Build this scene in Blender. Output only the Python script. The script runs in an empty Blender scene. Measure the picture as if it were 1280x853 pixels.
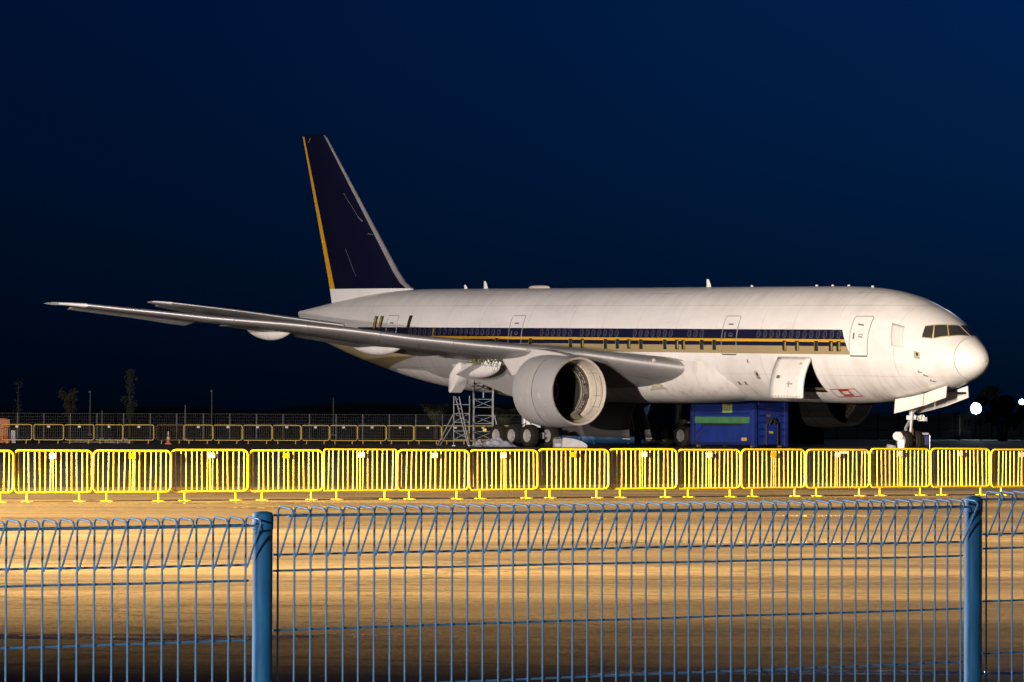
import bpy, bmesh, math, random
from mathutils import Vector, Matrix
random.seed(7)
R = math.radians
PI = math.pi
SC = bpy.context.scene
COL = SC.collection

# ------------------------------------------------------------------ camera
F_PX, PITCH, ROLL, CAM_H = 5336.5, 0.0164944, 0.0038134, 1.977
cam_d = bpy.data.cameras.new('camera')
cam_d.sensor_width = 36.0
cam_d.lens = 36.0 * F_PX / 1280.0
cam_d.clip_start = 0.5
cam_d.clip_end = 9000
cam = bpy.data.objects.new('camera', cam_d)
COL.objects.link(cam)
cam.matrix_world = (Matrix.Translation((0, 0, CAM_H)) @ Matrix.Rotation(PI / 2 + PITCH, 4, 'X')
                    @ Matrix.Rotation(ROLL, 4, 'Z'))
SC.camera = cam

# ------------------------------------------------------------------ world (moonlit dusk sky)
MOON_AZ, MOON_EL = R(12), R(13)           # azimuth clockwise from +Y (view direction)
world = bpy.data.worlds.new('World')
SC.world = world
world.use_nodes = True
wn, wl = world.node_tree.nodes, world.node_tree.links
bg = wn['Background']
sky = wn.new('ShaderNodeTexSky')
sky.sky_type = 'NISHITA'
sky.sun_disc = False
sky.sun_elevation = MOON_EL
sky.sun_rotation = MOON_AZ
sky.altitude = 0
sky.air_density = 1.2
sky.dust_density = 3.5
sky.ozone_density = 3.0
tint = wn.new('ShaderNodeMix')
tint.data_type = 'RGBA'
tint.blend_type = 'MULTIPLY'
tint.inputs['Factor'].default_value = 1.0
tint.inputs['B'].default_value = (0.001, 0.044, 0.41, 1)
wl.new(sky.outputs['Color'], tint.inputs['A'])
wl.new(tint.outputs['Result'], bg.inputs['Color'])
bg.inputs['Strength'].default_value = 0.00049

# ------------------------------------------------------------------ moon (the one sun lamp) and floodlights
sun_d = bpy.data.lights.new('moon', 'SUN')
sun_d.energy = 0.002
sun_d.color = (0.75, 0.85, 1.0)
sun_d.angle = R(0.5)
sun = bpy.data.objects.new('moon', sun_d)
COL.objects.link(sun)
sdir = Vector((math.sin(MOON_AZ) * math.cos(MOON_EL), math.cos(MOON_AZ) * math.cos(MOON_EL), math.sin(MOON_EL)))
sun.rotation_euler = (-sdir).to_track_quat('-Z', 'Y').to_euler()
sun.location = sdir * 50

MAST = Vector((-58.0, 51.0, 0.0))
FLOOD_Z = 20.0
LOW_Z = 4.6
YARD_Z = 14.5
def spot(name, loc, aim, watts, size_deg, blend, color, radius):
    d = bpy.data.lights.new(name, 'SPOT')
    d.energy = watts
    d.spot_size = R(size_deg)
    d.spot_blend = blend
    d.color = color
    d.shadow_soft_size = radius
    o = bpy.data.objects.new(name, d)
    COL.objects.link(o)
    o.location = loc
    o.rotation_euler = (Vector(aim) - Vector(loc)).to_track_quat('-Z', 'Y').to_euler()
    return o
HEADS = []                                   # (height on the mast, direction) of each lamp head
def flood(name, z, aim, watts, size_deg, color, radius=.35):
    p = MAST + Vector((0, 0, z)); d = (Vector(aim) - p).normalized()
    HEADS.append((z, d))
    return spot(name, p + d * .6, aim, watts, size_deg, 1.0, color, radius)
flood('apron_floodlight_beam', FLOOD_Z, (-6.0, 235.0, 6.0), 7.6e4, 50, (1.0, 0.875, 0.815))
flood('low_apron_floodlight_beam', LOW_Z, (-4.0, 235.0, 4.0), 4.8e4, 50, (1.0, 0.875, 0.815))
flood('yard_floodlight_beam', YARD_Z, (0.0, 81.0, 0.0), 1.7e5, 94, (1.0, 0.75, 0.42))
flood('fence_floodlight_beam', FLOOD_Z - 1.0, (0.0, 12.0, 1.5), 3.6e4, 16, (1.0, 0.84, 0.78))
FENCE_FILL = Vector((-4.5, 2.5, 0.0))            # unseen low lamp added as front fill for the near fence
spot('fence_fill_beam', FENCE_FILL + Vector((0, .25, 3.3)), (.5, 12.0, 1.35), 200, 80, 1.0, (1.0, 0.94, 0.90), .10)

SC.view_settings.view_transform = 'Standard'
SC.view_settings.look = 'None'
SC.view_settings.gamma = 1.0
SC.view_settings.use_curve_mapping = False
SC.view_settings.exposure = 4.0
SC.cycles.max_bounces = 6
SC.cycles.use_denoising = True

# ------------------------------------------------------------------ helpers
class MB:
    """collects shapes; build() links them as one mesh object"""
    def __init__(self):
        self.v, self.f, self.m = [], [], []
        self.mi = 0
    def face(self, idx):
        self.f.append(tuple(idx)); self.m.append(self.mi)
    def poly(self, pts):
        n = len(self.v); self.v += [tuple(p) for p in pts]
        self.face(range(n, n + len(pts)))
    def box(self, c, s, rot=None):
        c = Vector(c); h = Vector(s) / 2; n = len(self.v)
        for dx in (-1, 1):
            for dy in (-1, 1):
                for dz in (-1, 1):
                    p = Vector((dx * h.x, dy * h.y, dz * h.z))
                    if rot: p = rot @ p
                    self.v.append(tuple(c + p))
        for q in ((0, 1, 3, 2), (4, 6, 7, 5), (0, 4, 5, 1), (2, 3, 7, 6), (0, 2, 6, 4), (1, 5, 7, 3)):
            self.face([n + i for i in q])
        return self
    def beam(self, a, b, w, h=None):
        a, b = Vector(a), Vector(b); h = h or w
        d = b - a
        q = d.to_track_quat('X', 'Z').to_matrix()
        self.box((a + b) / 2, (d.length, w, h), q)
        return self
    def tube(self, path, r, n=8, closed=False, caps=True):
        P = [Vector(p) for p in path]; base = len(self.v); m = len(P)
        prev = None
        for i, p in enumerate(P):
            if closed: t = P[(i + 1) % m] - P[i - 1]
            else: t = P[min(i + 1, m - 1)] - P[max(i - 1, 0)]
            t.normalize()
            if prev is None:
                u = t.orthogonal().normalized()
            else:
                u = (prev - t * prev.dot(t))
                u = u.normalized() if u.length > 1e-6 else t.orthogonal().normalized()
            prev = u
            w = t.cross(u)
            rr = r[i] if isinstance(r, (list, tuple)) else r
            for k in range(n):
                a = 2 * PI * k / n
                self.v.append(tuple(p + u * rr * math.cos(a) + w * rr * math.sin(a)))
        for i in range(m if closed else m - 1):
            j = (i + 1) % m
            for k in range(n):
                k2 = (k + 1) % n
                self.face((base + i * n + k, base + i * n + k2, base + j * n + k2, base + j * n + k))
        if caps and not closed:
            self.face([base + k for k in range(n)][::-1])
            self.face([base + (m - 1) * n + k for k in range(n)])
        return self
    def lathe(self, prof, origin, axis, n=32):
        """prof: (t along axis, radius)"""
        o, ax = Vector(origin), Vector(axis).normalized()
        u = ax.orthogonal().normalized(); w = ax.cross(u); base = len(self.v)
        for t, r in prof:
            for k in range(n):
                a = 2 * PI * k / n
                self.v.append(tuple(o + ax * t + u * r * math.cos(a) + w * r * math.sin(a)))
        for i in range(len(prof) - 1):
            for k in range(n):
                k2 = (k + 1) % n
                self.face((base + i * n + k, base + i * n + k2, base + (i + 1) * n + k2, base + (i + 1) * n + k))
        return self
    def grid(self, rows, wrap=False):
        base = len(self.v); nr, nc = len(rows), len(rows[0])
        for r in rows: self.v += [tuple(p) for p in r]
        for i in range(nr - 1):
            for k in range(nc if wrap else nc - 1):
                k2 = (k + 1) % nc
                self.face((base + i * nc + k, base + i * nc + k2, base + (i + 1) * nc + k2, base + (i + 1) * nc + k))
        return self
    def mesh(self, name, mats, smooth=False):
        me = bpy.data.meshes.new(name)
        me.from_pydata(self.v, [], self.f)
        if not isinstance(mats, (list, tuple)): mats = [mats]
        for m in mats: me.materials.append(m)
        for p, mi in zip(me.polygons, self.m):
            p.material_index = mi
        bm = bmesh.new(); bm.from_mesh(me)
        bmesh.ops.recalc_face_normals(bm, faces=bm.faces)
        bm.to_mesh(me); bm.free()
        if smooth:
            for p in me.polygons: p.use_smooth = True
            me.set_sharp_from_angle(angle=R(smooth if smooth is not True else 40))
        me.update()
        return me
    def build(self, name, mats, parent=None, smooth=False, bevel=0):
        return link(name, self.mesh(name, mats, smooth), parent, bevel)

def link(name, me, parent=None, bevel=0, loc=None, rot=None):
    o = bpy.data.objects.new(name, me)
    COL.objects.link(o)
    if parent: o.parent = parent
    if loc is not None: o.location = loc
    if rot is not None: o.rotation_euler = rot
    if bevel:
        b = o.modifiers.new('bevel', 'BEVEL'); b.width = bevel; b.segments = 2; b.limit_method = 'ANGLE'
    return o
def tag(o, label=None, cat=None, group=None, kind=None):
    if label: o['label'] = label
    if cat: o['category'] = cat
    if group: o['group'] = group
    if kind: o['kind'] = kind
    return o
def thing(name, label, cat, loc=(0, 0, 0), rot=(0, 0, 0), group=None):
    o = bpy.data.objects.new(name, None)
    o.empty_display_size = 0.3
    COL.objects.link(o)
    o.location = loc; o.rotation_euler = rot
    return tag(o, label, cat, group)
def solid(o, t, off=1):
    m = o.modifiers.new('thickness', 'SOLIDIFY'); m.thickness = t; m.offset = off
    return o
def dup(o, parent=None):
    c = o.copy(); COL.objects.link(c); c.parent = parent
    for ch in o.children: dup(ch, c)
    return c
def gx(px, d): return (px - 640.0) / F_PX * d          # sideways position of a picture column at distance d

# ---- materials
def nodes_of(name):
    m = bpy.data.materials.new(name); m.use_nodes = True
    nt = m.node_tree
    return m, nt, nt.nodes, nt.links, nt.nodes['Principled BSDF']
def N(nt, typ, **kw):
    n = nt.nodes.new(typ)
    for k, v in kw.items():
        if k in n.inputs: n.inputs[k].default_value = v
        else: setattr(n, k, v)
    return n
def L(nt, a, b): nt.links.new(a, b)
def math_n(nt, op, a, b=None, c=None):
    n = nt.nodes.new('ShaderNodeMath'); n.operation = op
    for i, x in enumerate((a, b, c)):
        if x is None: continue
        if isinstance(x, (int, float)): n.inputs[i].default_value = x
        else: nt.links.new(x, n.inputs[i])
    return n.outputs[0]
def mixc(nt, fac, a, b, mode='MIX'):
    n = nt.nodes.new('ShaderNodeMix'); n.data_type = 'RGBA'; n.blend_type = mode
    for key_, x in (('Factor', fac), ('A', a), ('B', b)):
        s = n.inputs[key_] if key_ == 'Factor' else [i for i in n.inputs if i.name == key_ and i.type == 'RGBA'][0]
        if isinstance(x, (int, float)): s.default_value = x
        elif isinstance(x, tuple): s.default_value = (*x[:3], 1)
        else: nt.links.new(x, s)
    return [o for o in n.outputs if o.type == 'RGBA'][0]
def noise(nt, vec, scale, detail=4, rough=0.55):
    n = N(nt, 'ShaderNodeTexNoise', Scale=scale, Detail=detail, Roughness=rough)
    if vec is not None: L(nt, vec, n.inputs['Vector'])
    return n.outputs['Fac']
def ramp(nt, fac, lo, hi):
    n = N(nt, 'ShaderNodeMapRange'); n.clamp = True
    n.inputs['From Min'].default_value = lo; n.inputs['From Max'].default_value = hi
    L(nt, fac, n.inputs['Value']); return n.outputs['Result']
def mapping(nt, vec, scale=(1, 1, 1), rot=(0, 0, 0)):
    n = nt.nodes.new('ShaderNodeMapping')
    n.inputs['Scale'].default_value = scale; n.inputs['Rotation'].default_value = rot
    L(nt, vec, n.inputs['Vector']); return n.outputs['Vector']
MATS = {}
def mat(name, col, rough=0.5, metal=0.0, var=0.25, scale=3.0, dirt=None, bump=0.0, coords='Object', spec=0.5):
    if name in MATS: return MATS[name]
    m, nt, nn, ll, b = nodes_of(name)
    tc = nn.new('ShaderNodeTexCoord').outputs[coords]
    n1 = noise(nt, tc, scale, 6, 0.6)
    n2 = noise(nt, mapping(nt, tc, (1, 1, 0.25)), scale * 4, 3)
    dark = tuple(c * (1 - var) for c in col)
    c = mixc(nt, ramp(nt, n1, 0.3, 0.7), dark, col)
    if dirt:
        c = mixc(nt, math_n(nt, 'MULTIPLY', ramp(nt, n2, 0.52, 0.75), dirt[1]), c, dirt[0])
    L(nt, c, b.inputs['Base Color'])
    b.inputs['Metallic'].default_value = metal
    b.inputs['Specular IOR Level'].default_value = spec
    L(nt, math_n(nt, 'MULTIPLY_ADD', n2, 0.25, rough - 0.12), b.inputs['Roughness'])
    if bump:
        bp = N(nt, 'ShaderNodeBump', Strength=bump, Distance=0.02)
        L(nt, n2, bp.inputs['Height']); L(nt, bp.outputs[0], b.inputs['Normal'])
    MATS[name] = m
    return m
def emit(name, col, strength):
    m, nt, nn, ll, b = nodes_of(name)
    b.inputs['Base Color'].default_value = (*col, 1)
    b.inputs['Emission Color'].default_value = (*col, 1)
    b.inputs['Emission Strength'].default_value = strength
    return m

WHITE = mat('white_paint', (0.78, 0.77, 0.75), 0.38, var=0.10, scale=0.5, dirt=((0.45, 0.40, 0.34), 0.25))
GREYP = mat('grey_aircraft_paint', (0.32, 0.31, 0.31), 0.45, var=0.15, scale=0.4, dirt=((0.2, 0.18, 0.16), 0.4))
ALU = mat('bare_aluminium', (0.42, 0.41, 0.40), 0.44, 0.5, var=0.12, scale=1.5)
NAVY = mat('navy_paint', (0.010, 0.010, 0.032), 0.35, var=0.2, scale=0.3)
GOLD = mat('gold_paint', (0.62, 0.33, 0.015), 0.4, var=0.15, scale=1.0)
TYRE = mat('tyre_rubber', (0.017, 0.014, 0.011), 0.85, var=0.3, scale=4, dirt=((0.040, 0.030, 0.018), 0.6), spec=.2)
RIM = mat('wheel_rim_paint', (0.42, 0.41, 0.39), 0.45, 0.2, var=0.3, scale=8, dirt=((0.12, 0.1, 0.08), 0.7))
GLASS = mat('dark_glass', (0.055, 0.050, 0.046), 0.12, var=0.3, scale=2)
BLACK = mat('flat_black', (0.012, 0.011, 0.010), 0.7, var=0.4, scale=3)
STEEL = mat('painted_steel_strut', (0.55, 0.55, 0.55), 0.4, 0.3, var=0.25, scale=5, dirt=((0.12, 0.1, 0.08), 0.6))
OLIVE = mat('primer_structure', (0.20, 0.17, 0.09), 0.6, 0.1, var=0.6, scale=6)
GALV = mat('galvanised_tube', (0.42, 0.43, 0.44), 0.4, 0.6, var=0.3, scale=4)
YELLOW = mat('yellow_barrier_paint', (0.80, 0.60, 0.015), 0.35, var=0.12, scale=5, dirt=((0.45, 0.30, 0.03), 0.35))
YELLOWF = mat('dark_yellow_paint', (0.48, 0.34, 0.045), 0.6, var=0.2, scale=3)  # darker yellow for the far barrier row
PLATEW = mat('white_plate', (0.80, 0.80, 0.78), 0.4, var=0.05, scale=8)
BLUEF = mat('blue_fence_coating', (0.065, 0.225, 0.45), 0.34, var=0.25, scale=14, dirt=((0.12, 0.16, 0.2), 0.5), coords='Object')
BLUEC = mat('blue_container_paint', (0.013, 0.034, 0.215), 0.42, var=0.35, scale=0.9, dirt=((0.02, 0.02, 0.05), 0.75))
BLUED = mat('blue_container_ribs', (0.009, 0.018, 0.11), 0.45, var=0.4, scale=1.2, dirt=((0.015, 0.015, 0.03), 0.8))
GREEN = mat('green_container_stripe', (0.06, 0.20, 0.07), 0.5, var=0.3, scale=1.5, dirt=((0.05, 0.09, 0.04), 0.6))
TARPB = mat('blue_tarpaulin', (0.005, 0.060, 0.15), 0.6, var=0.35, scale=1.2, bump=0.3)

# ------------------------------------------------------------------ setting
def ground_mat():
    m, nt, nn, ll, b = nodes_of('worn_wet_concrete')
    tc = nn.new('ShaderNodeTexCoord').outputs['Object']
    rot = (0, 0, R(24))
    long1 = noise(nt, mapping(nt, tc, (0.045, 0.30, 1), rot), 1.0, 6, 0.62)
    long2 = noise(nt, mapping(nt, tc, (0.12, 1.1, 1), (0, 0, R(18))), 1.0, 5, 0.6)
    fine = noise(nt, tc, 2.5, 8, 0.65)
    grit = noise(nt, tc, 14.0, 3, 0.6)
    c = mixc(nt, ramp(nt, long1, 0.36, 0.62), (0.095, 0.062, 0.027), (0.30, 0.213, 0.105))
    c = mixc(nt, math_n(nt, 'MULTIPLY', ramp(nt, long2, 0.53, 0.72), 0.55), c, (0.055, 0.038, 0.024))
    broad = noise(nt, mapping(nt, tc, (0.025, 0.16, 1), (0, 0, R(25))), 1.0, 3, 0.5)
    c = mixc(nt, math_n(nt, 'MULTIPLY', ramp(nt, broad, 0.46, 0.60), 0.62), c, (0.075, 0.050, 0.024))
    lane = noise(nt, mapping(nt, tc, (0.02, 1.9, 1), (0, 0, R(27))), 1.0, 3, 0.5)
    c = mixc(nt, math_n(nt, 'MULTIPLY', ramp(nt, lane, 0.60, 0.70), 0.40), c, (0.050, 0.035, 0.024))
    lane2 = noise(nt, mapping(nt, tc, (0.015, 0.8, 1), (0, 0, R(22))), 2.0, 2, 0.5)
    c = mixc(nt, math_n(nt, 'MULTIPLY', ramp(nt, lane2, 0.60, 0.68), 0.28), c, (0.42, 0.32, 0.17))
    c = mixc(nt, math_n(nt, 'MULTIPLY', ramp(nt, fine, 0.42, 0.72), 0.45), c, (0.075, 0.052, 0.032))
    c = mixc(nt, math_n(nt, 'MULTIPLY', ramp(nt, grit, 0.5, 0.75), 0.3), c, (0.38, 0.28, 0.15))
    # cracks, drips and tyre rubber
    vo = N(nt, 'ShaderNodeTexVoronoi', Scale=0.22); vo.feature = 'DISTANCE_TO_EDGE'
    wob = noise(nt, tc, 0.9, 4, .6)
    wv = nn.new('ShaderNodeVectorMath'); wv.operation = 'ADD'; L(nt, tc, wv.inputs[0])
    wc = nn.new('ShaderNodeCombineXYZ'); L(nt, math_n(nt, 'MULTIPLY', wob, 2.5), wc.inputs[0]); L(nt, math_n(nt, 'MULTIPLY', wob, -2.0), wc.inputs[1]); L(nt, wc.outputs[0], wv.inputs[1])
    L(nt, wv.outputs[0], vo.inputs['Vector'])
    crack = math_n(nt, 'LESS_THAN', vo.outputs['Distance'], 0.010)
    c = mixc(nt, math_n(nt, 'MULTIPLY', crack, 0.55), c, (0.03, 0.022, 0.014))
    spots = noise(nt, mapping(nt, tc, (0.5, 0.9, 1)), 1.3, 5, .7)
    c = mixc(nt, math_n(nt, 'MULTIPLY', ramp(nt, spots, .62, .72), .6), c, (0.040, 0.030, 0.020))
    # slab joints
    sep = nn.new('ShaderNodeSeparateXYZ'); L(nt, mapping(nt, tc, (1, 1, 1), (0, 0, R(26))), sep.inputs[0])
    def joint(out, period, w):
        fr = math_n(nt, 'FRACT', math_n(nt, 'DIVIDE', out, period))
        return math_n(nt, 'LESS_THAN', fr, w / period)
    j = math_n(nt, 'MAXIMUM', joint(sep.outputs['X'], 6.0, 0.05), joint(sep.outputs['Y'], 6.0, 0.10))
    c = mixc(nt, math_n(nt, 'MULTIPLY', j, 0.7), c, (0.02, 0.016, 0.012))
    L(nt, c, b.inputs['Base Color'])
    pud = ramp(nt, noise(nt, mapping(nt, tc, (0.10, 0.5, 1), (0, 0, R(20))), 1.0, 5, 0.6), 0.60, 0.66)
    rg = math_n(nt, 'MULTIPLY_ADD', grit, 0.25, 0.50)
    rg = math_n(nt, 'MULTIPLY', rg, math_n(nt, 'MULTIPLY_ADD', pud, -0.90, 1.0))
    L(nt, rg, b.inputs['Roughness'])
    bp = N(nt, 'ShaderNodeBump', Strength=0.35, Distance=0.012)
    dry = math_n(nt, 'MULTIPLY_ADD', pud, -0.97, 1.0)
    L(nt, dry, bp.inputs['Strength'])
    hsum = math_n(nt, 'ADD', math_n(nt, 'MULTIPLY', fine, 1.5), grit)
    L(nt, hsum, bp.inputs['Height']); L(nt, bp.outputs[0], b.inputs['Normal'])
    return m
g = MB()
xs = [-3500, -600, -120, -40, 0, 40, 120, 600, 3500]
ys = [-300, -40, 0, 40, 80, 120, 160, 220, 320, 800, 2000, 6500]
g.grid([[(x, y, 0) for x in xs] for y in ys])
tag(g.build('ground', ground_mat()), kind='structure')

def apron_mat():
    m, nt, nn, ll, b = nodes_of('dark_asphalt')
    tc = nn.new('ShaderNodeTexCoord').outputs['Object']
    n1 = noise(nt, mapping(nt, tc, (0.04, 0.2, 1), (0, 0, R(12))), 1.0, 5)
    n2 = noise(nt, tc, 6.0, 5)
    c = mixc(nt, ramp(nt, n1, 0.35, 0.65), (0.030, 0.021, 0.014), (0.085, 0.060, 0.036))
    c = mixc(nt, math_n(nt, 'MULTIPLY', ramp(nt, n2, 0.45, 0.7), 0.5), c, (0.022, 0.016, 0.012))
    L(nt, c, b.inputs['Base Color'])
    b.inputs['Roughness'].default_value = 0.75
    b.inputs['Specular IOR Level'].default_value = 0.25
    bp = N(nt, 'ShaderNodeBump', Strength=0.5, Distance=0.02)
    L(nt, n2, bp.inputs['Height']); L(nt, bp.outputs[0], b.inputs['Normal'])
    return m
ap_pts = [(-320, -72 + 12), (320, 278 + 12), (320, 300), (-320, 285)]
g = MB(); g.poly([(x, y, 0.004) for x, y in ap_pts])
tag(g.build('apron', apron_mat()), kind='structure')

def grass_mat():
    m, nt, nn, ll, b = nodes_of('night_grass')
    tc = nn.new('ShaderNodeTexCoord').outputs['Object']
    n1 = noise(nt, tc, 0.2, 6, 0.7)
    c = mixc(nt, ramp(nt, n1, 0.35, 0.65), (0.020, 0.026, 0.010), (0.050, 0.060, 0.022))
    L(nt, c, b.inputs['Base Color']); b.inputs['Roughness'].default_value = 0.95
    b.inputs['Specular IOR Level'].default_value = 0.05
    return m
g = MB(); g.poly([(-3400, 286, 0.012), (3400, 302, 0.012), (3400, 6400, 0.012), (-3400, 6400, 0.012)])
tag(g.build('grass_field', grass_mat()), kind='structure')
# far wooded rise
h = MB(); rows = []
rng = random.Random(3)
for j in range(4):
    row = []
    for i in range(161):
        x = -420 + i * 5.5
        env = 1.0 if x < 20 else max(0.0, 1 - (x - 20) / 120.0)
        hh = (3.4 + 1.2 * math.sin(x * 0.021 + 1) + 0.7 * math.sin(x * 0.11) + rng.uniform(-.35, .35)) * env
        row.append((x, 1080 + j * 60, (0, 0.85, 1.0, 0)[j] * hh))
    rows.append(row)
h.grid(rows)
tag(h.build('hills', mat('far_wood', (0.020, 0.024, 0.014), 0.95, var=0.5, scale=0.05, spec=0.05)), kind='structure')

# ------------------------------------------------------------------ the airliner
# station s = metres aft of the nose, Y = metres to starboard, z = metres above the fuselage centre line
NX, NY, PHI, TH, ZC = 24.098, 217.328, 0.638322, 0.016806, 5.932
A0 = 31.77 + ZC * math.sin(TH)
ac = thing('airliner', 'white twin-engine airliner with navy and gold stripe, one open engine cowl facing forward', 'aircraft',
           (NX - A0 * math.sin(PHI), NY + A0 * math.cos(PHI), 0), (0, TH, PHI - PI / 2))
def A(s, Y, z): return Vector((31.77 - s, -Y, z + ZC))
def gz(s): return (s - 31.77) * -math.tan(TH) - ZC          # ground height in aircraft z at station s
def interp(tab, s):
    """monotone-ish cubic through the table"""
    n = len(tab)
    if s <= tab[0][0]: return tab[0][1]
    if s >= tab[-1][0]: return tab[-1][1]
    for i in range(n - 1):
        if tab[i][0] <= s <= tab[i + 1][0]: break
    x0, y0 = tab[i]; x1, y1 = tab[i + 1]
    h_ = x1 - x0; d = (y1 - y0) / h_
    def slope(k):
        if k <= 0 or k >= n - 1: 
            k2 = min(max(k, 0), n - 2)
            return (tab[k2 + 1][1] - tab[k2][1]) / (tab[k2 + 1][0] - tab[k2][0])
        a = (tab[k][1] - tab[k - 1][1]) / (tab[k][0] - tab[k - 1][0])
        b = (tab[k + 1][1] - tab[k][1]) / (tab[k + 1][0] - tab[k][0])
        return 0.0 if a * b <= 0 else 2 * a * b / (a + b)
    m0, m1 = slope(i), slope(i + 1)
    t = (s - x0) / h_
    return ((2 * t**3 - 3 * t**2 + 1) * y0 + (t**3 - 2 * t**2 + t) * h_ * m0
            + (-2 * t**3 + 3 * t**2) * y1 + (t**3 - t**2) * h_ * m1)
TOP = [(0,-.75),(.06,-.47),(.2,-.24),(.5,.06),(1,.41),(1.5,.73),(1.9,1.0),(2.4,1.32),(3,1.65),(3.6,1.93),(4.2,2.14),(5,2.43),(6,2.70),(7,2.88),(8,2.99),(9,3.05),(10.5,3.09),(12,3.1),(48,3.1),(51,3.04),(54,2.85),(57,2.52),(60,2.15),(62.2,1.85),(62.8,1.78)]
BOT = [(0,-.75),(.06,-1.0),(.2,-1.2),(.5,-1.44),(1,-1.70),(2,-2.05),(3,-2.32),(4,-2.53),(5,-2.7),(6,-2.84),(7,-2.94),(8,-3.02),(9,-3.07),(10,-3.1),(41,-3.1),(44,-2.97),(47,-2.68),(50,-2.25),(53,-1.7),(56,-1.08),(59,-.35),(61,.3),(62.2,.9),(62.8,1.4)]
WID = [(0,0),(.06,.28),(.2,.52),(.5,.83),(1,1.2),(1.5,1.48),(2,1.72),(3,2.12),(4,2.44),(5,2.69),(6,2.87),(7,2.99),(8,3.06),(9,3.09),(10,3.1),(42,3.1),(45,3.02),(48,2.8),(51,2.45),(54,1.97),(57,1.42),(60,.85),(62.2,.36),(62.8,.15)]
def sect(s): 
    t, b, w = interp(TOP, s), interp(BOT, s), interp(WID, s)
    return (t + b) / 2, (t - b) / 2, w
def hull(s, a, off=0.0, side=1):
    """point on the fuselage; a = angle from the crown towards starboard"""
    zc, h_, w = sect(s)
    ny, nz = math.sin(a) / max(w, .05), math.cos(a) / max(h_, .05)
    l = math.hypot(ny, nz)
    return A(s, side * (w * math.sin(a) + off * ny / l), zc + h_ * math.cos(a) + off * nz / l)
def ang(s, z):
    zc, h_, w = sect(s)
    return math.acos(max(-1, min(1, (z - zc) / h_)))
def hz(s, z, off=0.0, side=1): return hull(s, ang(s, z), off, side)

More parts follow.
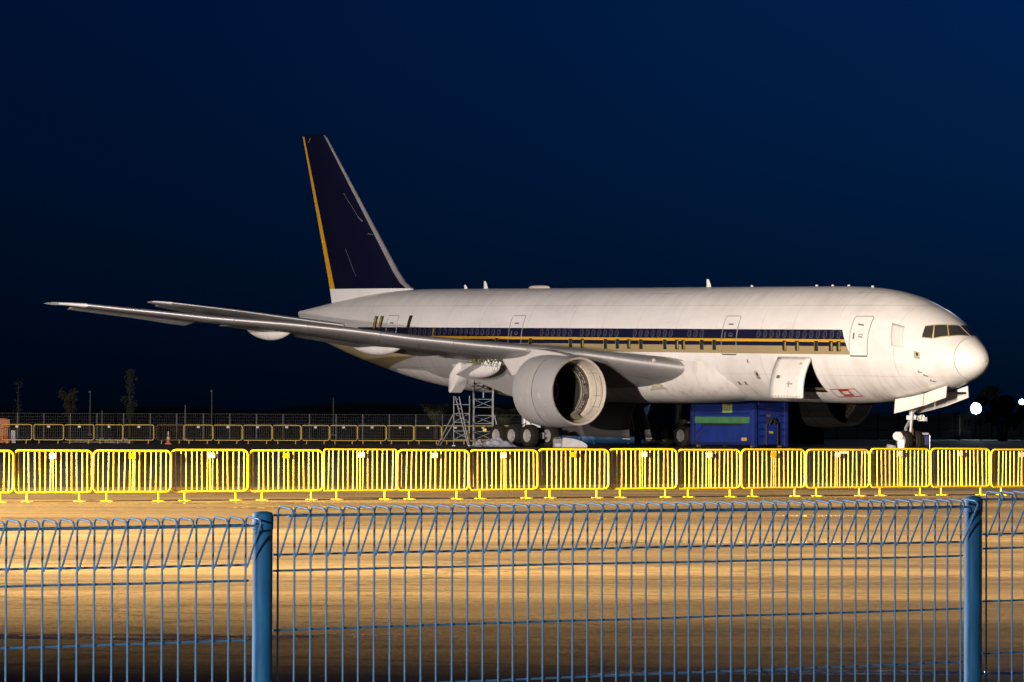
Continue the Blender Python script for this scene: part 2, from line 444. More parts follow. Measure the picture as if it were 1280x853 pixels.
def livery():
    m, nt, nn, ll, b = nodes_of('airliner_livery')
    tc = nn.new('ShaderNodeTexCoord').outputs['Object']
    sp = nn.new('ShaderNodeSeparateXYZ'); L(nt, tc, sp.inputs[0])
    X, Yp, Z = sp.outputs
    s = math_n(nt, 'SUBTRACT', 31.77, X); z = math_n(nt, 'SUBTRACT', Z, ZC)
    n1 = noise(nt, tc, 0.35, 6, 0.6)
    streak = noise(nt, mapping(nt, tc, (1.3, 0.3, 0.18)), 1.6, 5, 0.65)
    fine = noise(nt, tc, 5, 4)
    c = mixc(nt, ramp(nt, n1, 0.35, 0.7), (0.72, 0.705, 0.685), (0.80, 0.785, 0.765))
    up = ramp(nt, z, 1.3, 2.6); c = mixc(nt, math_n(nt, 'MULTIPLY', math_n(nt, 'MULTIPLY', ramp(nt, streak, 0.44, 0.72), up), 0.34), c, (0.38, 0.355, 0.33))
    dn = ramp(nt, z, -0.8, -2.6); c = mixc(nt, math_n(nt, 'MULTIPLY', math_n(nt, 'MULTIPLY', ramp(nt, streak, 0.42, 0.70), dn), 0.60), c, (0.34, 0.275, 0.205))
    c = mixc(nt, math_n(nt, 'MULTIPLY', ramp(nt, fine, 0.55, 0.75), 0.10), c, (0.4, 0.36, 0.3))
    aft = ramp(nt, s, 24.0, 52.0); c = mixc(nt, math_n(nt, 'MULTIPLY', aft, 0.08), c, (0.45, 0.43, 0.42))
    # run-off stains below the doors and grey patches on the crown
    for at, w_ in ((6.45, .75), (16.75, .75), (36.0, .75), (9.0, .25), (13.3, .3), (19.5, .4), (21.0, .3)):
        near = math_n(nt, 'SUBTRACT', 1.0, ramp(nt, math_n(nt, 'ABSOLUTE', math_n(nt, 'SUBTRACT', math_n(nt, 'ADD', s, math_n(nt, 'MULTIPLY', streak, .5)), at + .25)), w_ * .55, w_))
        below = math_n(nt, 'MULTIPLY', ramp(nt, z, -0.55, -0.9), ramp(nt, n1, .25, .65))
        c = mixc(nt, math_n(nt, 'MULTIPLY', math_n(nt, 'MULTIPLY', near, below), .22), c, (0.36, 0.28, 0.20))
    soot = noise(nt, mapping(nt, tc, (.22, .22, .6)), 1.0, 6, .7)
    c = mixc(nt, math_n(nt, 'MULTIPLY', ramp(nt, soot, .50, .68), .26), c, (0.40, 0.375, 0.35))
    # skin joints
    def line(v, at, w): return math_n(nt, 'LESS_THAN', math_n(nt, 'ABSOLUTE', math_n(nt, 'SUBTRACT', v, at)), w)
    seams = None
    for at in (4.2, 8.2, 11.6, 14.2, 18.0, 21.4, 24.8, 28.0, 31.0, 35.0, 39.6, 43.0, 46.0, 52.0, 57.2, 59.6):
        l_ = line(s, at, 0.018); seams = l_ if seams is None else math_n(nt, 'MAXIMUM', seams, l_)
    seams = math_n(nt, 'MAXIMUM', seams, line(z, 2.05, 0.016)); seams = math_n(nt, 'MAXIMUM', seams, line(z, -1.62, 0.012)); seams = math_n(nt, 'MAXIMUM', seams, line(z, 2.72, 0.012)); seams = math_n(nt, 'MULTIPLY', seams, ramp(nt, soot, .30, .62))
    c = mixc(nt, math_n(nt, 'MULTIPLY', seams, 0.5), c, (0.25, 0.20, 0.15))
    # stripe bands, front end slanted
    front = math_n(nt, 'GREATER_THAN', s, math_n(nt, 'MULTIPLY_ADD', z, 0.52, 7.30))
    def band(lo, hi):
        a = math_n(nt, 'GREATER_THAN', z, lo) ; b_ = math_n(nt, 'LESS_THAN', z, hi)
        return math_n(nt, 'MULTIPLY', math_n(nt, 'MULTIPLY', a, b_), front)
    lowb = N(nt, 'ShaderNodeMapRange'); lowb.inputs['From Min'].default_value = 43.5; lowb.inputs['From Max'].default_value = 53
    lowb.inputs['To Min'].default_value = -0.53; lowb.inputs['To Max'].default_value = -1.95; L(nt, s, lowb.inputs['Value'])
    c = mixc(nt, band(lowb.outputs[0], -0.10), c, mixc(nt, ramp(nt, n1, 0.3, 0.7), (0.30, 0.235, 0.12), (0.37, 0.29, 0.155)))
    c = mixc(nt, band(-0.10, 0.76), c, (0.008, 0.009, 0.032))
    c = mixc(nt, band(0.11, 0.26), c, (0.60, 0.34, 0.02))
    L(nt, c, b.inputs['Base Color'])
    L(nt, math_n(nt, 'MULTIPLY_ADD', streak, 0.25, 0.22), b.inputs['Roughness'])
    bp = N(nt, 'ShaderNodeBump', Strength=0.25, Distance=0.01)
    L(nt, math_n(nt, 'MULTIPLY', seams, -1), bp.inputs['Height']); L(nt, bp.outputs[0], b.inputs['Normal'])
    return m
LIV = livery()
NA = 112
angs = [2 * PI * k / NA for k in range(NA)]
CG_S0, CG_S1 = 10.05, 12.72                 # forward cargo door opening
CG_A0, CG_A1 = ang(11, -0.72), ang(11, -2.52)
angs = sorted([a for a in angs if abs(a - CG_A0) > .03 and abs(a - CG_A1) > .03] + [CG_A0, CG_A1])
def stations(lo, hi, step): 
    n = max(1, round((hi - lo) / step)); return [lo + (hi - lo) * i / n for i in range(n + 1)]
RAD_S = 1.02
st = stations(RAD_S, 6, .18) + stations(6, CG_S0, .4)[1:] + stations(CG_S0, CG_S1, .5)[1:] + stations(CG_S1, 42, 1.2)[1:] + stations(42, 62.8, .55)[1:]
fb = MB()
rows = [[hull(s, a) for a in angs] for s in st]
nc = len(angs)
for r in rows: fb.v += [tuple(p) for p in r]
for i in range(len(st) - 1):
    for k in range(nc):
        k2 = (k + 1) % nc
        if CG_S0 - .01 <= st[i] and st[i + 1] <= CG_S1 + .01 and CG_A0 - .001 <= angs[k] and angs[k2] <= CG_A1 + .001 and k2: continue
        fb.face((i * nc + k, i * nc + k2, (i + 1) * nc + k2, (i + 1) * nc + k))
fb.face([(len(st) - 1) * nc + k for k in range(nc)])
fus = fb.build('fuselage', LIV, ac, smooth=35)
rd = MB()
ss = [0.0, .015, .03, .06, .1, .15, .2, .28, .36, .45, .55, .66, .78, .9, RAD_S - .025]
rd.grid([[hull(s, 2 * PI * k / 96, .004) for k in range(96)] for s in ss], wrap=True)
rad = rd.build('radome', mat('radome_paint', (0.79, 0.78, 0.76), 0.33, var=0.05, scale=1.0), ac, smooth=60)
sl = MB(); sl.grid([[hull(s, 2 * PI * k / 96, o) for k in range(96)] for s, o in ((RAD_S - .05, -.03), (RAD_S + .02, -.012))], wrap=True)
sl.build('seal', mat('brown_sealant', (0.16, 0.10, 0.06), 0.7), rad, smooth=60)

# patches that follow the skin
def skin_patch(s0, s1, z0, z1, off, ns=4, nz=8, slant=0.0, side=1):
    rows = []
    for i in range(nz + 1):
        a0, a1 = ang((s0 + s1) / 2, z1), ang((s0 + s1) / 2, z0)
        a = a0 + (a1 - a0) * i / nz
        rows.append([hull(s0 + (s1 - s0) * k / ns + slant * (i / nz), a, off, side) for k in range(ns + 1)])
    return rows
def patch(name, s0, s1, z0, z1, m, parent=ac, off=.012, slant=0.0, side=1, nz=8):
    b = MB(); b.grid(skin_patch(s0, s1, z0, z1, off, 4, nz, slant, side))
    return solid(b.build(name, m, parent, smooth=True), .010)
def skin_line(b, pts, r, off=.006, side=1):
    b.tube([hz(s, z, off, side) for s, z in pts], r, 6)
def rect_path(s0, s1, z0, z1, rc=.12, n=6):
    out = []
    for cx, cz, a0 in ((s1 - rc, z1 - rc, 0), (s0 + rc, z1 - rc, 90), (s0 + rc, z0 + rc, 180), (s1 - rc, z0 + rc, 270)):
        for k in range(5):
            a = R(a0 + 90 * k / 4); out.append((cx + rc * math.cos(a), cz + rc * math.sin(a)))
    full = []
    for i in range(len(out)):
        p, q = out[i], out[(i + 1) % len(out)]
        m_ = max(1, int(math.hypot(p[0] - q[0], p[1] - q[1]) / .2))
        for k in range(m_): full.append((p[0] + (q[0] - p[0]) * k / m_, p[1] + (q[1] - p[1]) * k / m_))
    return full
DOORL = mat('door_outline', (0.34, 0.33, 0.33), 0.5, 0.4, var=0.3, scale=3)
DOORD = mat('door_sill_dark_gap', (0.05, 0.045, 0.04), 0.6)  # dark strip along the foot of each door
HAND = mat('door_handle_paint', (0.22, 0.22, 0.22), 0.4, 0.4)
for ds in (6.45, 16.75, 36.02, 48.95):
    for side in (1, -1):
        w = 0.62
        db = MB()
        db.grid(skin_patch(ds - w, ds + w, -0.58, 1.46, .006, 4, 10, 0, side))
        d = db.build('cabin_door', LIV, ac, smooth=True)
        b = MB(); b.tube([hz(s, z, .010, side) for s, z in rect_path(ds - w, ds + w, -0.58, 1.46)], .022, 6, closed=True)
        b.build('door_frame', DOORL, d, smooth=True)
        b = MB(); b.tube([hz(ds - w + .05 + (2 * w - .1) * k / 6, -.60, .012, side) for k in range(7)], .03, 6)
        b.build('door_sill', DOORD, d)
        b = MB(); b.grid(skin_patch(ds - .18, ds + .22, .98, 1.06, .018, 2, 2, 0, side)); b.build('door_viewport', HAND, d)
        b = MB(); b.grid(skin_patch(ds + .30, ds + .40, .28, .60, .018, 2, 3, 0, side)); b.build('door_placard', HAND, d)
        b = MB(); b.grid(skin_patch(ds - .26, ds + .02, .36, .42, .018, 2, 2, 0, side)); b.build('handle_recess', HAND, d)
        b = MB(); b.tube([hz(ds - .12 + .15 * math.cos(t * PI / 6), .44 + .10 * math.sin(t * PI / 6), .02, side) for t in range(7)], .018, 5); b.build('door_handle', HAND, d)
# cabin windows
wb = MB()
def oval(b, rx, rz, y, n=16): b.poly([(rx * math.cos(2 * PI * k / n), y, rz * math.sin(2 * PI * k / n)) for k in range(n)])
def oval_ring(b, rx, rz, w, y, n=16):
    b.grid([[((rx + o) * math.cos(2 * PI * k / n), yy, (rz + o) * math.sin(2 * PI * k / n)) for k in range(n)] for o, yy in ((0, y), (w, y), (w, 0.0))], wrap=True)
oval(wb, .125, .175, -.012)
win_me = wb.mesh('window', mat('cabin_window_pane', (0.03, 0.028, 0.045), 0.2, var=0.3, scale=2))
wr = MB(); oval_ring(wr, .125, .175, .028, -.016)
ring_me = wr.mesh('window_frame', mat('window_surround', (0.12, 0.12, 0.18), 0.4, 0.2))
wins = [7.86 + .538 * i for i in range(13)] + [19.09 + .5334 * i for i in range(28) if i not in (3, 4, 12, 13, 21)] + [37.6 + .5334 * i for i in range(18)]
for side in (1, -1):
    for s in wins:
        p = hz(s, .50, .004, side); q = hz(s, .60, .004, side)
        tilt = -math.atan2(abs((q - p).y), (q - p).z)       # local -Y of the pane faces outward
        o = link('window', win_me, ac, loc=p, rot=(tilt, 0, 0 if side == 1 else PI))
        link('window_frame', ring_me, o)
# masked lettering marks under the windows
PATD = mat('scraped_dark_patch', (0.020, 0.018, 0.012), 0.6)
PATY = mat('yellow_primer_patch', (0.42, 0.31, 0.04), 0.6, var=0.5, scale=6)
for i, s in enumerate((37.74, 34.51, 30.75, 29.66, 27.55, 26.48, 25.43, 24.37, 22.26, 21.2, 20.64, 19.07, 18.0, 12.15, 11.13, 9.59, 8.44, 7.87)):
    o = patch('paint_patch', s - .17, s + .13, -.36, .17, PATD, off=.010, nz=4)
    if i in (3, 6, 9, 10, 13, 14, 16, 17):
        patch('primer_strip', s - .17 + .03, s - .17 + .13, -.35, .12, PATY, parent=o, off=.022, nz=4)
    else: patch('primer_strip', s + .10, s + .13, -.35, .12, PATY, parent=o, off=.022, nz=4)
for s in (50.35, 51.05): 
    o = patch('paint_patch', s - .2, s + .22, .66, 1.42, PATD, off=.010, nz=4); patch('primer_strip', s - .02, s + .2, .68, 1.38, PATY, parent=o, off=.022, nz=4)
patch('paint_patch', 46.8, 47.15, .60, 1.46, PATD, off=.010, nz=4)
patch('paint_patch', 44.05, 44.25, .28, .70, PATY, off=.010, nz=4)
# small plates and ports on the skin
GREYPATCH = mat('light_grey_patch', (0.66, 0.645, 0.62), 0.4, var=.08)
patch('repair_patch', 3.87, 4.62, -.06, 1.04, GREYPATCH, off=-.004, slant=-.28)
PORT = mat('port_plate', (0.45, 0.41, 0.30), 0.5); 
for s, z, w, h_ in ((14.9, -1.66, .28, .42), (16.82, -2.12, .2, .2), (16.28, -2.12, .2, .2), (15.3, -.95, .12, .2), (2.87, -.50, .30, .36)):
    o = patch('access_port', s - w / 2, s + w / 2, z - h_ / 2, z + h_ / 2, PORT, off=.008, nz=3)
    patch('port_recess', s - w * .28, s + w * .12, z - h_ * .1, z + h_ * .3, BLACK, parent=o, off=.020, nz=2)
for s, z in ((2.98, -1.32), (2.76, -1.48), (2.60, -1.74)):
    b = MB(); b.tube([hz(s, z, .0), hz(s - .02, z, .09), hz(s - .22, z - .02, .11)], .028, 6)
    b.build('pitot_probe', HAND, ac)
# red marking frame ahead of the cargo door
RED = mat('red_marking', (0.42, 0.035, 0.03), 0.5)
b = MB()
for s0, s1, z0, z1 in ((7.75, 9.70, -2.36, -2.32), (7.75, 9.70, -2.74, -2.70), (7.75, 7.80, -2.74, -2.32), (9.65, 9.70, -2.74, -2.32), (8.30, 9.10, -2.44, -2.36), (8.30, 9.10, -2.68, -2.60), (8.30, 8.45, -2.6, -2.44), (8.95, 9.10, -2.6, -2.44)):
    b.grid(skin_patch(s0, s1, z0, z1, .010, 4, 2))
b.build('red_marking', RED, ac)
# cargo bay and its open door
b = MB(); cg = 0.02
ins = [[hull(s, CG_A0 + (CG_A1 - CG_A0) * k / 8, -.02) for k in range(9)] for s in (CG_S0, CG_S1)]
deep = [[Vector((p.x, p.y + 2.0, p.z)) for p in r] for r in ins]
b.grid([ins[0], deep[0]]); b.grid([ins[1], deep[1]]); b.grid(deep)
b.grid([[ins[0][0], ins[1][0]], [deep[0][0], deep[1][0]]]); b.grid([[ins[0][8], ins[1][8]], [deep[0][8], deep[1][8]]])
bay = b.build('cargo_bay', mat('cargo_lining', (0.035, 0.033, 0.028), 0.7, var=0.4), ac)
b = MB(); b.grid(skin_patch(CG_S0 + .02, CG_S1 - .1, -2.50, -2.36, -.10, 6, 2)); b.build('sill_plate', OLIVE, bay)
def frame_strip(b, s, w): b.grid(skin_patch(s - w, s + w, -2.5, -.75, -.05, 1, 8))
b = MB(); frame_strip(b, CG_S0 + .05, .05); b.build('frame_edge', STEEL, bay)
hinge = hull(11.4, CG_A0, .03)
rows = []
for k in range(13):
    a = CG_A0 + (CG_A1 - CG_A0) * k / 12
    rows.append([hull(CG_S0 + .02 + (CG_S1 - CG_S0 - .04) * i / 6, a, .05) for i in range(7)])
rotd = Matrix.Rotation(R(-48), 3, 'X')
def swing(p): 
    q = rotd @ Vector((0, p.y - hinge.y, p.z - hinge.z)); return Vector((p.x, hinge.y + q.y, hinge.z + q.z))
b = MB(); b.grid([[swing(p) for p in r] for r in rows])
DOORW = mat('cargo_door_paint', (0.78, 0.76, 0.72), 0.4, var=0.06, scale=0.7, dirt=((0.5, 0.42, 0.3), 0.2))
cdoor = solid(b.build('cargo_door', DOORW, ac, smooth=True), .14, -1)
b = MB(); b.tube([hull(CG_S0 + .05 + (CG_S1 - CG_S0 - .1) * i / 6, CG_A0 - .01, .05) for i in range(7)], .03, 6); b.build('hinge', PORT, cdoor)
def door_pt(fs, fk, off):
    i = fs * 6; k = fk * 12
    i0, k0 = min(int(i), 5), min(int(k), 11)
    p = rows[k0][i0].lerp(rows[k0][i0 + 1], i - i0).lerp(rows[k0 + 1][i0].lerp(rows[k0 + 1][i0 + 1], i - i0), k - k0)
    return swing(p) + Vector((0, -off, 0))
def door_plate(name, f0, f1, k0, k1, m):
    b = MB(); b.grid([[door_pt(f0 + (f1 - f0) * i / 2, k0 + (k1 - k0) * k / 2, .014) for i in range(3)] for k in range(3)]); return b.build(name, m, cdoor)
door_plate('latch_plate', .72, .82, .46, .54, HAND); door_plate('sticker', .16, .24, .14, .19, mat('yellow_sticker', (.7, .5, .05), .5))
door_plate('lever_mark', .40, .44, .60, .74, PORT); door_plate('lever_mark', .30, .48, .64, .68, PORT)
for i in range(10): door_plate('drain_mark', .07 + .092 * i, .085 + .092 * i, .945, .965, HAND)

# cockpit windows: corners as (station, height) on the nose, starboard side then mirrored
def cast(px, py):
    """meet the fuselage skin along a picture ray, in aircraft coordinates (s, angle)"""
    x, u = (px - 640) / F_PX, (426.5 - py) / F_PX
    cr, sr = math.cos(-ROLL), math.sin(-ROLL)
    x, u = cr * x + sr * u, -sr * x + cr * u
    c, s = math.cos(PITCH), math.sin(PITCH)
    d = Vector((x, c - s * u, s + c * u)); o = Vector((0, 0, CAM_H))
    inv = AC_M.inverted()
    o = inv @ o; d = (inv.to_3x3() @ d).normalized()
    loc, nrm, _, _ = NOSE.ray_cast(o, d)
    return loc, nrm
from mathutils.bvhtree import BVHTree
AC_M = Matrix.Translation(ac.location) @ Matrix.Rotation(PHI - PI / 2, 4, 'Z') @ Matrix.Rotation(TH, 4, 'Y')
nb = MB(); nb.grid([[hull(s, 2 * PI * k / 160) for k in range(160)] for s in stations(.02, 14, .08)], wrap=True)
NOSE = BVHTree.FromPolygons(nb.v, nb.f)
def Z4(x, y): return (1100 + x / 7.753, 380 + y / 7.753)
def skin_pane(name, quad, m, off, parent, mirror=False, n=6):
    c = [cast(*Z4(*q))[0] for q in quad]
    for p in c: p.y = min(p.y, -.055)
    rows = []
    for i in range(n + 1):
        row = []
        for k in range(n + 1):
            u, v = k / n, i / n
            p = (c[0] * (1 - u) + c[1] * u) * (1 - v) + (c[3] * (1 - u) + c[2] * u) * v
            q, nr, _, _ = NOSE.find_nearest(p)
            out = Vector((0.3, q.y, q.z - ZC)).normalized()
            if nr.dot(out) < 0: nr = -nr
            q = q + nr * off
            row.append(Vector((q.x, -q.y, q.z)) if mirror else q)
        rows.append(row)
    b = MB(); b.grid(rows)
    o = b.build(name, m, parent, smooth=True)
    return o
CREAM = mat('window_frame_sealant', (0.50, 0.40, 0.20), 0.5, var=0.3, scale=3)
quads = [[(440, 220), (520, 211), (506, 333), (408, 322)], [(532, 210), (646, 208), (660, 310), (522, 330)], [(660, 212), (806, 218), (866, 312), (672, 312)]]
for mir in (False, True):
    for q in quads:
        cx = sum(p[0] for p in q) / 4; cy = sum(p[1] for p in q) / 4
        fr = skin_pane('cockpit_window', q, GLASS, .016, ac, mir)
        bq = [(cx + (x - cx) * 1.10, cy + (y - cy) * 1.15) for x, y in q]
        skin_pane('window_frame', bq, CREAM, .006, fr, mir)

# ---- lifting surfaces
def naca(x, t): return 5 * t * (.2969 * math.sqrt(max(x, 0)) - .126 * x - .3516 * x * x + .2843 * x**3 - .1036 * x**4)
class Surf:
    """sections: (span, LE s, LE z, chord, thickness, incidence deg, camber)"""
    def __init__(self, secs, vertical=False): self.secs, self.vert = secs, vertical
    def sec(self, y):
        S = self.secs
        return [interp([(q[0], q[i]) for q in S], y) if False else self.lin(y, i) for i in range(7)]
    def lin(self, y, i):
        S = self.secs
        if y <= S[0][0]: return S[0][i]
        for a, b in zip(S, S[1:]):
            if y <= b[0]: return a[i] + (b[i] - a[i]) * (y - a[0]) / (b[0] - a[0])
        return S[-1][i]
    def pt(self, y, x, up, side=1, droop=0.0, hingex=0.0, grow=0.0):
        _, ls, lz, c, t, inc, cam = self.sec(y)
        yt = naca(x, t) * c * (1 if up > 0 else -1) * (1.0 if up > 0 else 1.12)
        yc = cam * c * math.sin(PI * x) * 0.5
        X, Zz = x * c, yt + yc + grow * (1 if up > 0 else -1)
        if grow and x < .02: X -= grow
        if droop:
            hx = hingex * c; dx, dz = X - hx, Zz
            X = hx + dx * math.cos(droop) + dz * math.sin(droop); Zz = dz * math.cos(droop) - dx * math.sin(droop)
        a = R(inc); X, Zz = X * math.cos(a) + Zz * math.sin(a), Zz * math.cos(a) - X * math.sin(a)
        if self.vert: return A(ls + X, Zz, y)
        return A(ls + X, side * y, lz + Zz)
    def piece(self, b, y0, y1, c0, c1, side=1, droop=0.0, ny=12, nx=14, grow=0.0, caps=True):
        ys_ = [y0 + (y1 - y0) * i / ny for i in range(ny + 1)]
        ys_ = sorted(set(ys_ + [q[0] for q in self.secs if y0 < q[0] < y1]))
        xs_ = [c0 + (c1 - c0) * ((k / nx) ** (1.8 if c0 < .01 else 1.0)) for k in range(nx + 1)]
        rows = []
        for y in ys_:
            up = [self.pt(y, x, 1, side, droop, c0, grow) for x in reversed(xs_)]
            lo = [self.pt(y, x, -1, side, droop, c0, grow) for x in (xs_[1:] if c0 < .001 else xs_)]
            rows.append(up + lo)
        b.grid(rows, wrap=True)
        n = len(b.v); k = len(rows[0])
        if caps:
            for r, rev in ((rows[0], 0), (rows[-1], 1)):
                b.poly(r if rev else r[::-1])
        return b
k_le = .7085
def le(y): return 20.52 + k_le * (y - 3.4)
WZ = [(0, -1.75), (3.4, -1.30), (5.2, -1.06), (7.3, -.74), (9.1, -.56), (10.9, -.42), (12.4, -.27), (15.2, .02), (16.5, .19), (18, .41), (20.8, .71), (24.1, .97), (26.1, 1.2), (28.1, 1.41), (30.3, 1.66)]
def te(y):
    return 34.3 - .04 * y if y < 9.6 else 33.92 + (y - 9.6) * .382
wsec = []
for y in (1.5, 3.4, 5.2, 7.3, 9.6, 12.4, 15.2, 18, 20.8, 24.1, 26.1, 28.1, 29.6, 30.15, 30.45):
    l0 = le(y) + (0 if y < 29.6 else (y - 29.6) * 1.1); c = te(y) + max(0, y - 26) * .12 - l0
    t = interp([(0, .118), (5, .106), (9.6, .094), (20, .086), (30.5, .085)], y)
    inc = interp([(0, 4.6), (5, 4.0), (9.6, 2.6), (20, 1.2), (30.5, -.3)], y)
    wsec.append((y, l0, interp(WZ, y), c, t, inc, .012))
WING = Surf(wsec)
def wing_mat():
    m, nt, nn, ll, b = nodes_of('wing_paint')
    tc = nn.new('ShaderNodeTexCoord').outputs['Object']
    br = N(nt, 'ShaderNodeTexBrick', Scale=1.0); br.inputs['Mortar Size'].default_value = 0.02
    br.inputs['Brick Width'].default_value = 2.2; br.inputs['Row Height'].default_value = 1.1
    br.inputs['Color1'].default_value = (0.36, 0.345, 0.34, 1); br.inputs['Color2'].default_value = (0.29, 0.28, 0.275, 1); br.inputs['Mortar'].default_value = (0.10, 0.095, 0.095, 1)
    L(nt, mapping(nt, tc, (1, 1, 1), (0, 0, R(-58))), br.inputs['Vector'])
    n1 = noise(nt, tc, 0.8, 6, .6)
    c = mixc(nt, math_n(nt, 'MULTIPLY', ramp(nt, n1, .4, .75), .5), br.outputs['Color'], (0.12, 0.11, 0.105))
    L(nt, c, b.inputs['Base Color']); b.inputs['Roughness'].default_value = .5; b.inputs['Specular IOR Level'].default_value = .3
    return m
WINGM = wing_mat()
for side in (1, -1):
    b = MB(); WING.piece(b, 1.5, 30.45, .095, .74, side, ny=16, nx=12); wing = b.build('wing', WINGM, ac, smooth=40)
    b = MB(); WING.piece(b, 3.2, 9.2, 0, .10, side, ny=8, nx=10, grow=.012); b.build('leading_edge_slat', ALU, wing, smooth=40)
    for k in range(6):
        b = MB(); WING.piece(b, 10.2 + 3.2333 * k + .02, 10.2 + 3.2333 * (k + 1), 0, .10, side, ny=4, nx=10, grow=.012); b.build('leading_edge_slat', ALU, wing, smooth=40)
    b = MB(); WING.piece(b, 1.5, 3.2, 0, .10, side, ny=4, nx=10, grow=.004); b.build('fixed_leading_edge', GREYP, wing, smooth=40)
    b = MB(); WING.piece(b, 9.2, 10.2, 0, .10, side, ny=2, nx=10, grow=.004); b.build('fixed_leading_edge', GREYP, wing, smooth=40)
    b = MB(); WING.piece(b, 29.6, 30.45, 0, .10, side, ny=4, nx=10, grow=.004)
    b.build('wing_tip', WHITE, wing, smooth=40)
    for y0, y1, dr in ((3.3, 8.9, 22), (10.9, 21.6, 5), (23.4, 29.3, 15)):
        b = MB(); WING.piece(b, y0, y1, .75, 1.0, side, droop=R(dr), ny=8, nx=6)
        b.build('flap' if y1 < 22 else 'aileron', GREYP if y0 > 4 else mat('flap_light_paint', (.55, .53, .51), .5, var=.15, scale=.6), wing, smooth=40)
    for y0, y1 in ((8.95, 10.85), (21.65, 23.35), (29.35, 30.45)):
        b = MB(); WING.piece(b, y0, y1, .74, 1.0, side, ny=2, nx=6); b.build('fixed_trailing_edge', GREYP, wing, smooth=40)
    # landing light at the root
    if side == 1:
        b = MB(); p = WING.pt(4.6, .004, 1); b.lathe([(0, .0), (0, .12), (.05, .15)], p + Vector((.06, 0, 0)), (1, 0, 0), 12); b.build('landing_light', mat('light_lens', (.85, .82, .75), .1, .5), wing, smooth=True)
    # flap track fairings
    CANOE = mat('fairing_paint', (0.66, 0.63, 0.60), 0.42, var=0.12, scale=0.8, dirt=((.35, .3, .26), .4))
    for y, s0, s1, zt, dep, wd in ((19.0, 35.0, 39.75, .60, .80, .32), (13.9, 31.7, 36.9, -.22, .72, .36), (8.0, 30.6, 35.3, -1.30, .85, .42)):
        rows = []
        for i in range(15):
            f = i / 14; r = math.sin(PI * min(1, max(0, f ** .85))) ** .62 if 0 < f < 1 else 0.02
            r = max(r, .03); s_ = s0 + (s1 - s0) * f
            zz = zt - .06 * f
            rows.append([A(s_, side * (y + wd * r * math.cos(2 * PI * k / 20)), zz - dep * .38 * r * (1.0 if math.sin(2 * PI * k / 20) > 0 else 0.2) + dep * .55 * r * -abs(math.sin(2 * PI * k / 20)) * (1 if math.sin(2 * PI * k / 20) > 0 else -.3)) for k in range(20)])
        b = MB(); b.grid(rows, wrap=True); b.poly(rows[0]); b.poly(rows[-1])
        b.build('flap_track_fairing', CANOE, wing, smooth=50)
    # drooped aft part of the inboard fairing
    b = MB(); rows = []
    for f, dz, w_, dd in ((0, -1.55, .30, .55), (.2, -1.72, .44, .95), (.5, -2.05, .48, 1.15), (.85, -2.40, .46, 1.10), (1.0, -2.62, .40, .72)):
        s_ = 34.0 + 1.05 * f
        rows.append([A(s_ + .25 * sz * 0, side * (8.0 + w_ * sx), dz + dd * .5 * sz) for sx, sz in ((-1, -.8), (-.8, -1), (.8, -1), (1, -.8), (1, .8), (.8, 1), (-.8, 1), (-1, .8))])
    b.grid(rows, wrap=True); b.poly(rows[0]); b.poly(rows[-1])
    if side == 1: b.build('drooped_fairing_tail', CANOE, wing, smooth=30)

# wing-to-body fairing
WB_W = [(16.8, 2.2), (18.5, 2.85), (20.5, 3.22), (23, 3.36), (30, 3.42), (36, 3.36), (39, 3.15), (42.5, 2.3)]
WB_B = [(16.8, -2.90), (18.5, -3.06), (20.5, -3.20), (23, -3.32), (30, -3.40), (36, -3.36), (39, -3.25), (42.5, -2.95)]
b = MB(); rows = []
for s_ in stations(16.8, 42.5, .5):
    w_, bt = interp(WB_W, s_), interp(WB_B, s_); tp = -1.15 + .25 * abs(s_ - 29) / 13
    zc_, hh, ww = sect(s_); row = []
    for k in range(41):
        a = -PI / 2 + PI * k / 40
        sy, cz = math.sin(a), math.cos(a)
        row.append(A(s_, w_ * math.copysign(abs(sy) ** .72, sy), tp + (bt - tp) * (abs(cz) ** .72)))
    rows.append(row)
b.grid(rows); WBF = b.build('wing_body_fairing', mat('belly_fairing_paint', (0.71, 0.685, 0.65), 0.4, var=0.2, scale=0.5, dirt=((0.40, 0.31, 0.23), 0.6)), ac, smooth=50)
b = MB(); b.tube([A(22.2, 3.05, -2.55), A(22.5, 3.12, -2.30), A(23.1, 3.18, -2.32), A(23.5, 3.02, -2.62)], .03, 5)
b.poly([A(22.25, 3.12, -2.52), A(22.55, 3.2, -2.30), A(23.1, 3.24, -2.33), A(23.4, 3.1, -2.58)]); b.build('air_inlet', PORT, WBF)

# fin
fsec = []
for z_, l_, t_ in ((2.2, 49.9, 59.25), (3.12, 50.6, 59.5), (3.5, 51.35, 59.62), (4.2, 52.15, 59.85), (12.55, 60.05, 62.72), (12.78, 60.45, 62.8)):
    fsec.append((z_, l_, 0, t_ - l_, .10 if z_ < 12.7 else .04, 0, 0))
FIN = Surf(fsec, True)
def fin_mat():
    m, nt, nn, ll, b = nodes_of('fin_navy')
    tc = nn.new('ShaderNodeTexCoord').outputs['Object']
    n1 = noise(nt, tc, .5, 5); n2 = noise(nt, mapping(nt, tc, (2.0, 2.0, .5)), 3.0, 4, .7)
    c = mixc(nt, n1, (.0025, .0032, .016), (.004, .005, .022))
    c = mixc(nt, math_n(nt, 'MULTIPLY', ramp(nt, n2, .70, .76), .4), c, (.16, .16, .20))
    L(nt, c, b.inputs['Base Color']); b.inputs['Roughness'].default_value = .6; b.inputs['Specular IOR Level'].default_value = .12
    return m
FINM = fin_mat()
b = MB(); FIN.piece(b, 3.14, 12.78, .038, .70, ny=10, nx=8); fin = b.build('fin', FINM, ac, smooth=40)
b = MB(); FIN.piece(b, 3.14, 12.78, .705, .925, ny=8, nx=5); rud = b.build('rudder', FINM, fin, smooth=40)
